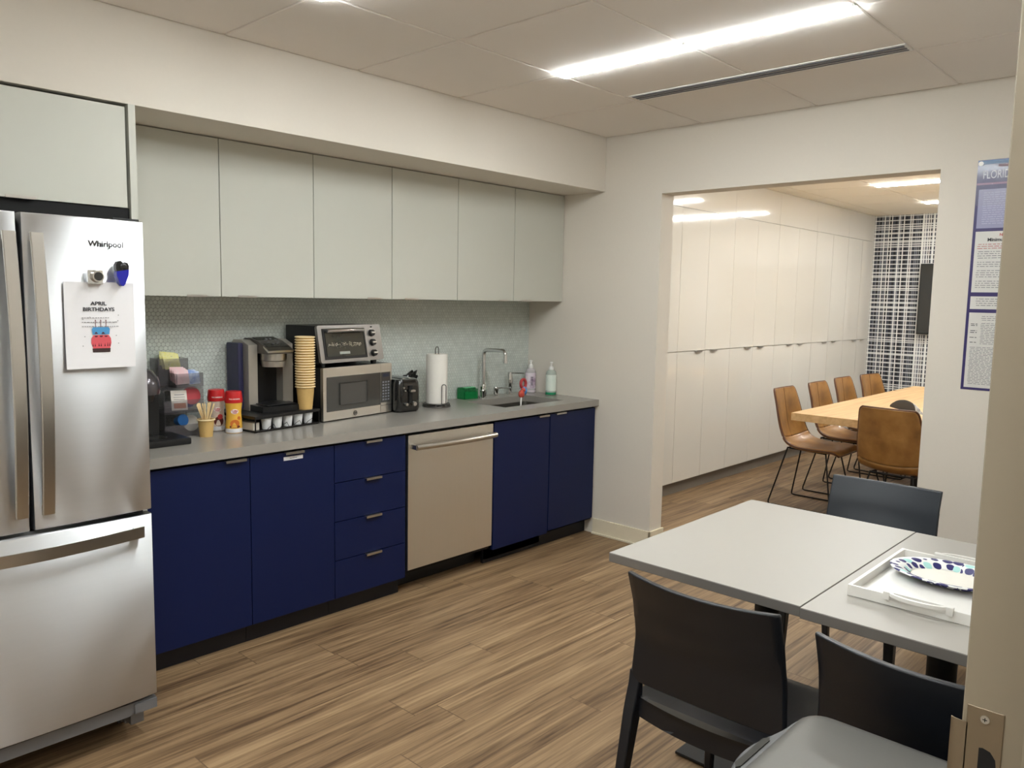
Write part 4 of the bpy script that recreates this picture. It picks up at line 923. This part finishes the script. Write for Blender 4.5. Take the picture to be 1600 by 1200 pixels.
# ================================================================= BLACK CHAIRS
def prof_x(z):
    pts = [(0, -.105), (.20, -.062), (.40, -.022), (.47, -.012), (.60, -.008), (.70, -.028), (.79, -.06)]
    for (za, xa), (zb, xb) in zip(pts, pts[1:]):
        if z <= zb: 
            k = (z-za)/(zb-za); return xa+(xb-xa)*k
    return pts[-1][1]
def back_w(z): return .217-.013*max(0, (z-.45)/.34) - .004*math.sin(PI*min(1, max(0, (z-.45)/.34)))
def cafe_chair(label, m, group=None):
    t_ = thing('cafe_chair', (0, 0, 0), label, 'chair', group)
    WL[t_] = None
    # backrest: gently curved panel, open slot below it
    nz_, ny_ = 16, 20; fr_, bk = [], []
    zs = [.472+(.786-.472)*i/nz_ for i in range(nz_+1)]
    rings = []
    for z in zs:
        hw = back_w(z); zz = z
        f_, k_ = [], []
        for j in range(ny_+1):
            y = -hw+2*hw*j/ny_; q = 1-(y/hw)**2
            bul = .034*q*min(1, (z-.42)/.25)
            dz = -.0 if z < .78 else 0
            x = prof_x(z)-bul
            f_.append(Vector((x+.009, y, zz-.006*q*((z-.472)/.314)))); k_.append(Vector((x-.009, y, zz-.006*q*((z-.472)/.314))))
        # rounded ends
        e0 = Vector(((f_[0].x+k_[0].x)/2, f_[0].y-.004, f_[0].z)); e1 = Vector(((f_[-1].x+k_[-1].x)/2, f_[-1].y+.004, f_[-1].z))
        rings.append(f_+[e1]+k_[::-1]+[e0])
    b = B().rings(rings); bo = b.build('backrest', m, t_, ang=50)
    bv = bo.modifiers.new('b', 'BEVEL'); bv.width = .004; bv.segments = 2; bv.limit_method = 'ANGLE'; bv.angle_limit = R(50)
    # seat: dished, rounded front, apron all round
    b = B(); nx_, ny_ = 18, 16; rs = []
    L = .425
    for i in range(nx_+1):
        k = i/nx_; x = -.012+L*k; hw = .210-.012*k
        z_e = .432+.006*math.sin(PI*k); drop = .030*max(0, (k-.86)/.14)**2
        top = []
        for j in range(ny_+1):
            y = -hw+2*hw*j/ny_; q = 1-(abs(y)/hw)**3
            top.append(Vector((x-.03*(1-k)**3*(1-(y/hw)**2)*1.0, y, z_e-.012*q*math.sin(PI*min(1, k*1.1))-drop)))
        bot = [Vector((p.x, p.y*.985, z_e-.055-.5*drop if (i in (0,) or abs(p.y) > hw*.9 or i == nx_) else z_e-.03-drop)) for p in top[::-1]]
        rs.append(top+bot)
    b.rings(rs); so = b.build('seat', m, t_, ang=40)
    # rear legs run up as stiles beside the slot
    for sy in (-1, 1):
        b = B(); rs = []
        for i in range(15):
            z = .50*i/14; x = prof_x(z); wx = .013+.009*min(1, z/.42); wy = .011+.006*min(1, z/.42)
            if z > .40: wx += (.0085-wx)*min(1, (z-.40)/.08); x -= .0
            y = sy*(.220+.002*(1-min(1, z/.45))-wy)
            rs.append([Vector((x-wx, y-wy, z)), Vector((x+wx, y-wy, z)), Vector((x+wx, y+wy, z)), Vector((x-wx, y+wy, z))])
        b.rings(rs); lo = b.build('leg', m, t_); q_ = lo.modifiers.new('b', 'BEVEL'); q_.width = .004; q_.segments = 2; q_.limit_method = 'ANGLE'; q_.angle_limit = R(40)
        b = B(); rs = []
        for i in range(8):
            z = .415*i/7; x = .398+.012*(1-z/.415); y = sy*(.190+.008*(1-z/.415)); w2 = .011+.008*z/.415
            rs.append([Vector((x-w2, y-w2, z)), Vector((x+w2, y-w2, z)), Vector((x+w2, y+w2, z)), Vector((x-w2, y+w2, z))])
        b.rings(rs); lo = b.build('leg', m, t_); q_ = lo.modifiers.new('b', 'BEVEL'); q_.width = .004; q_.segments = 2; q_.limit_method = 'ANGLE'; q_.angle_limit = R(40)
    return t_
ch = cafe_chair('charcoal plastic chair with its back to the camera, at the empty cafe table', M['plast'])
ch.location = (-2.262, -2.657, 0); ch.rotation_euler.z = R(0)
c2_ = copy_tree(ch); c2_['label'] = 'charcoal plastic chair at the tray table, half hidden by the rubbish bin'; c2_.location = (-2.30, -3.165, 0); c2_.rotation_euler.z = R(-2)
c3_ = cafe_chair('slate plastic chair on the far side of the cafe table facing the camera', M['plastn']); c3_.location = (-.775, -2.572, 0); c3_.rotation_euler.z = R(180)
# bin by the doorway
t = thing('rubbish_bin', (-2.66, -3.19, 0), 'rubbish bin with a dark brushed lid beside the doorway', 'bin')
BX0, BX1, BY0, BY1, BZ = -2.85, -2.443, -3.385, -2.978, .655
bxc, byc = (BX0+BX1)/2, (BY0+BY1)/2
def rr_(w_, h_, r_, z): return [Vector((bxc+u, byc+v, z)) for u, v in rounded(w_, h_, r_, 6)]
W_, D_ = BX1-BX0, BY1-BY0
B().rings([rr_(W_-.02, D_-.02, .05, .012), rr_(W_-.012, D_-.012, .055, .03), rr_(W_-.006, D_-.006, .055, .60)]).build('body', mat('bin_steel', (110, 108, 106), .35, .8), t)
B().rings([rr_(W_, D_, .05, 0), rr_(W_, D_, .05, .03)]).build('base', bl, t)
def collar(z, g):
    out = []
    for p in rr_(W_+g, D_+g, .06, z):
        q = p.copy()
        if q.y > byc+D_*.3:
            k = max(0, 1-abs(q.x-(BX0+.20))/.16); q.y += .022*math.sin(PI/2*k)
        out.append(q)
    return out
b = B()
# subdivide the straight edge so the collar can bulge
def dense(pts, n=8):
    o_ = []
    for i, p in enumerate(pts):
        q = pts[(i+1) % len(pts)]
        m_ = n if (p-q).length > .08 else 1
        for k in range(m_): o_.append(p.lerp(q, k/m_))
    return o_
def collar2(z, g):
    out = []
    for p in dense(rr_(W_+g, D_+g, .06, z), 14):
        if p.y > byc+D_*.3:
            k = max(0, 1-abs(p.x-(BX1-.215))/.15); p.y += .024*(3*k*k-2*k**3)
        out.append(p)
    return out
b.rings([collar2(.60, .004), collar2(.612, .008), collar2(.640, .006), collar2(.646, -.004)])
b.build('collar', mat('bin_collar', (92, 92, 92), .45), t, 'grey plastic collar bulging at the front')
B().rings([rr_(W_-.012, D_-.012, .05, .640), rr_(W_-.012, D_-.012, .05, .6468)]).build('gasket', M['gap'], t, 'dark ring painted for the shaded gap round the lid')  # not a separate part: black ring paints the shade in the lid gap
B().prism([(-.06, -.006), (.06, -.006), (.07, 0), (.055, .010), (-.055, .010), (-.07, 0)], lambda u, v, d_: (BX1-.215+u, BY1+.007+v*.8, d_), .640, .6485).build('finger_pad', mat('pad_dark', (48, 46, 40), .7), t, 'dark oval pad')
B().rings([rr_(W_-.034, D_-.034, .045, .64), rr_(W_-.028, D_-.028, .05, .652), rr_(W_-.034, D_-.034, .048, .662), rr_(W_-.05, D_-.05, .042, .668), rr_(W_-.08, D_-.08, .03, .6705), rr_(W_-.20, D_-.20, .02, .672)]).build('lid', M['binlid'], t, 'dark brushed lid')

# ================================================================= POSTER
t = thing('labor_law_poster', (-.002, -2.94, 1.117), 'tall blue bordered workplace notice poster headed FLORIDA on the wall', 'poster')
def wp(name, y0, y1, z0, z1, m, d0=.0012, d1=.0018, parent=None, lab=None):   # y0 > y1: left to right seen from the room
    return B().box(-d1, -d0+.0004, y1, y0, z0, z1).build(name, m, parent or t, lab, smooth=False)
navyp = mat('poster_navy', (44, 34, 96), .3, coat=.4); wht = mat('poster_white', (214, 212, 208), .35, coat=.4); lil = mat('poster_lilac', (150, 150, 182), .25, coat=.6)
B().box(-.0015, -.0004, -3.245, -2.640, 1.117, 2.127).build('backing', navyp, t, 'navy border', smooth=False)
wp('top_band', -2.642, -3.243, 2.108, 2.124, mat('poster_blue', (40, 92, 140), .3)); wp('maroon_band', -2.72, -3.243, 2.093, 2.104, mat('poster_maroon', (96, 40, 70), .3)); wp('maroon_band', -2.642, -3.243, 2.020, 2.028, mat('poster_rose', (150, 110, 140), .3))
text('heading', 'FLORIDA', .050, (-.002, -2.662, 2.046), WX, mat('poster_title', (214, 214, 222), .3), t, 'LEFT', xs=.62, label='pale capitals')
wp('lilac_panel', -2.652, -3.235, 1.832, 2.0, lil)
wp('white_panel', -2.652, -3.235, 1.552, 1.818, wht); wp('white_panel', -2.652, -3.235, 1.478, 1.534, wht); wp('white_panel', -2.652, -3.235, 1.128, 1.462, wht)
gp = mat('poster_print', (110, 110, 118), .5); rp = mat('poster_red', (170, 60, 60), .5)
text('panel_title', 'Notice', .016, (-.0022, -2.745, 1.797), WX, rp, t, 'LEFT', bold=.0005); text('panel_title', 'Minimum Wage', .020, (-.0022, -2.700, 1.775), WX, ink, t, 'LEFT', bold=.0006)
def lines(name, y0, y1, zs_, m, h_=.0025):
    b_ = B()
    for z in zs_:
        y = y0-random.random()*.004
        while y > y1:
            l = random.uniform(.006, .022); b_.box(-.0022, -.0019, max(y-l, y1), y, z-h_/2, z+h_/2); y -= l+.004
    return b_.build(name, m, t, smooth=False)
lines('red_print', -2.662, -3.22, (1.762, 1.753, 1.744), rp)
lines('fine_print', -2.664, -3.22, [1.73-.0092*i for i in range(18) if i not in (4, 8, 13)], gp)
lines('fine_print', -2.672, -3.22, [1.523-.0095*i for i in range(4)], gp)
text('small_seal', 'DEO', .014, (-.0022, -2.663, 1.442), WX, ink, t, 'LEFT') if False else None
lines('fine_print', -2.70, -3.22, [1.446-.008*i for i in range(3)]+[1.415-.0075*i for i in range(13)], gp, .002)
lines('fine_print', -2.664, -3.22, [1.308-.0068*i for i in range(25)], gp, .002)
lines('side_headings', -2.660, -2.688, (1.412, 1.405, 1.382, 1.374, 1.352, 1.330), ink, .0028)
lines('pale_print', -2.67, -3.22, [1.985-.0095*i for i in range(15)], mat('poster_pale', (178, 178, 204), .4), .0022)
b = B().cyl((-.0016, -2.652, 2.112), (-.0028, -2.652, 2.112), .010); b.build('round_seal', wht, t)
# loose clear laminate, wavy so it catches the lamps
b = B(); rs = []
for i in range(31):
    z = 1.93+.19*i/30; rs.append([Vector((-.0045-.0022*math.sin(j*1.3+i*.55)*math.cos(i*.42-j*.5), -2.642-.6*j/40, z)) for j in range(41)])
b.rings(rs, closed=False); b.build('laminate', mat('clear_film', (240, 240, 240), .06, alpha=.06, coat=1), t, 'clear glossy film')

# ================================================================= CONFERENCE ROOM
# white storage wall: 9 two-door tall bays, each a unit with lower and upper doors
WY = -.4256; xb_ = [.40, .81, 1.22, 1.63, 2.04, 2.45, 2.865, 3.28, 3.69, 4.10, 4.505, 4.905]
pairs = [(.40, .81, 1.22), (1.22, 1.63, 2.04), (2.04, 2.45, 2.865), (2.865, 3.28, 3.69), (3.69, 4.10, 4.505), (4.505, 4.905, 5.248)]
names_ = ['nearest the wall opening, mostly hidden', 'behind the first tan chair', 'second whole one from the wall opening', 'in the middle of the row, behind the tan chairs', 'second from the plaid wall', 'next to the plaid wall']
for (a, m_, c), nm in zip(pairs, names_):
    t = thing('tall_storage_cabinet', ((a+c)/2, WY/2, 0), 'glossy white four door storage cabinet '+nm, 'cabinet', 'white storage cabinets')
    B().box(a+.001, c-.001, WY+.021, -.002, .10, 2.18).build('body', M['white'], t)
    for x0, x1, hx_ in ((a, m_, m_-.11), (m_, c, m_+.13)):
        lo = B().box(x0+.0015, x1-.0015, WY, WY+.019, .10, 1.1045, .001).build('door', M['white'], t)
        up = B().box(x0+.0015, x1-.0015, WY, WY+.019, 1.1095, 2.179, .001).build('door', M['white'], t)
        B().box(hx_-.045, hx_+.045, WY-.016, WY+.002, 1.1055, 1.1085, .0005, seg=1).box(hx_-.045, hx_+.045, WY-.016, WY-.013, 1.094, 1.1085, .0005, seg=1).build('handle', M['handle'], lo, 'satin metal edge pull')
    B().box(a, c, WY+.035, WY+.05, 0, .10).build('toe_kick', mat('toe_kick_grey', (120, 114, 106), .5), t)
    B().box(a+.001, c-.001, WY+.001, WY+.02, 2.1825, 2.462).build('top_filler', M['white'], t)
tag(box('filler_panel', M['white'], .131, .399, WY+.001, -.002, .0, 2.462, bev=.001), 'white filler panel hidden beside the wall opening', 'panel')
# conference table
t = thing('conference_table', (2.55, -1.95, 0), 'long blond oak conference table in the next room', 'table')
B().box(1.262, 3.95, -2.60, -1.315, .69, .742, .003).build('tabletop', M['oak'], t)
for x in (1.9, 3.3):
    B().box(x-.04, x+.04, -2.35, -1.65, 0, .03, .004).box(x-.03, x+.03, -2.03, -1.93, .03, .69, .004).build('pedestal', M['black'], t)
# tv
t = thing('wall_television', (5.2, -1.6, 1.18), 'black flat television on the plaid wall', 'television')
B().box(5.17, 5.215, -2.23, -.945, 1.185, 1.93, .004).build('screen_body', bl, t)
B().box(5.167, 5.171, -2.22, -.955, 1.20, 1.92).build('screen', M['glassd'], t)
B().box(5.215, 5.25, -1.8, -1.38, 1.4, 1.75).build('wall_bracket', M['black'], t)
# pouch on the table
t = thing('zip_pouch', (1.98, -1.86, .742), 'dark grey arched soft pouch with a pale mottled end on the oak table', 'pouch')
b = B(); rs = []
for i in range(15):
    k = i/14; L_ = .34*k; hh = .075*math.sin(PI*min(1, .06+k*.95))**.6; ww = .085*math.sin(PI*(.1+.8*k))**.4
    c_ = Vector((2.13-.8*L_*.8, -1.70-.75*L_, .742))
    u_ = Vector((.65, -.7, 0)); n2_ = Vector((.75, .62, 0))
    rs.append([c_+n2_*ww*math.cos(a)+Vector((0, 0, max(0, hh*math.sin(a)))) for a in [PI*j/10 for j in range(11)]])
b.rings(rs[:10]); b.build('pouch_body', mat('dark_grey_fabric', (60, 58, 56), .7), t)
b = B().rings(rs[9:]); b.build('pouch_end', mottled('mottled_cloth', [(70, 74, 84), (170, 174, 182), (200, 204, 208)], 30, .7), t, 'pale mottled end')
# leather chairs: sheet shell on a wire sled frame; local: faces +x, origin under the back edge
def leather_chair(label, group=None):
    t_ = thing('leather_chair', (0, 0, 0), label, 'chair', group); WL[t_] = None
    path = []   # (x, z, half width, side lift)
    ctrl = [(-.075, .855, .158, .010), (-.072, .83, .176, .018), (-.055, .74, .190, .03), (-.038, .64, .202, .04), (-.018, .56, .208, .045), (.012, .495, .213, .045), (.06, .455, .218, .035), (.13, .437, .222, .025), (.22, .432, .222, .02), (.32, .438, .218, .014), (.40, .443, .214, .008), (.43, .436, .204, .002), (.442, .424, .186, 0)]
    def cr(p0, p1, p2, p3, k): return tuple(.5*((2*b_)+(-a_+c_)*k+(2*a_-5*b_+4*c_-d_)*k*k+(-a_+3*b_-3*c_+d_)*k**3) for a_, b_, c_, d_ in zip(p0, p1, p2, p3))
    for i in range(len(ctrl)-1):
        p0 = ctrl[max(i-1, 0)]; p3 = ctrl[min(i+2, len(ctrl)-1)]
        for k in range(4): path.append(cr(p0, ctrl[i], ctrl[i+1], p3, k/4))
    path.append(ctrl[-1])
    n = 18; rows = []
    for i, (x, z, hw, lf) in enumerate(path):
        a = path[max(i-1, 0)]; c_ = path[min(i+1, len(path)-1)]
        tg = Vector((c_[0]-a[0], 0, c_[1]-a[1])).normalized(); nr = Vector((-tg.z, 0, tg.x))
        if nr.x < 0 and z > .5: nr = -nr
        if z <= .5 and nr.z < 0: nr = -nr
        rows.append([Vector((x, 0, z))+Vector((0, -hw+2*hw*j/n, 0))+nr*lf*(abs(-1+2*j/n)**2.2) for j in range(n+1)])
    def shell(r_, nm, th, lab=None):
        b_ = B(); b_.rings(r_, closed=False); o = b_.build(nm, M['leather'], t_, lab, ang=80)
        s_ = o.modifiers.new('s', 'SOLIDIFY'); s_.thickness = th; s_.offset = 0
        s2 = o.modifiers.new('u', 'SUBSURF'); s2.levels = 1; s2.render_levels = 1
        return o
    shell(rows[:21], 'backrest', .022); shell(rows[20:], 'seat', .026)
    edge = [r_[0] for r_ in rows]+rows[-1][1:-1]+[r_[-1] for r_ in rows[::-1]]+rows[0][1:-1][::-1]
    B().tube(edge, .007, 8, closed=True).build('piping', M['piping'], t_, 'dark stitched edge')
    b_ = B().tube([r_[n//2]+Vector((.0, 0, .012)) if i > 20 else r_[n//2]+Vector((.011, 0, 0)) for i, r_ in enumerate(rows[:28])], .0022, 6); b_.build('seam', M['piping'], t_)
    for sy in (-1, 1):
        yt, yb = sy*.13, sy*.205
        pts_ = [(.05, yt, .435), (-.045, yb, .03), (-.045, yb, .012), (-.03, yb, .006), (.40, yb, .006), (.415, yb, .012), (.41, yb, .03), (.33, yt, .425)]
        B().tube(pts_, .0058, 8).build('sled_leg', M['wire'], t_)
    B().tube([(.05, -.13, .43), (.05, .13, .43)], .0055, 8).tube([(.33, -.13, .42), (.33, .13, .42)], .0055, 8).tube([(.05, -.13, .43), (.33, -.13, .42)], .0055, 8).tube([(.05, .13, .43), (.33, .13, .42)], .0055, 8).build('seat_frame', M['wire'], t_)
    return t_
lc = leather_chair('tan leather chair at the end of the oak table, seen from behind')
lc.location = (1.16, -2.00, 0); lc.rotation_euler.z = R(-4)
for x, y, a, lb_ in ((1.75, -1.10, -90, 'tan leather chair on the left of the oak table, nearest, whole frame visible'),
                     (2.37, -1.10, -90, 'tan leather chair second along the left side of the oak table'),
                     (2.96, -1.08, -91, 'tan leather chair third along the left side of the oak table'),
                     (3.50, -1.12, -98, 'tan leather chair farthest away, by the plaid wall')):
    o = copy_tree(lc); o.location = (x, y, 0); o.rotation_euler.z = R(a); o['label'] = lb_
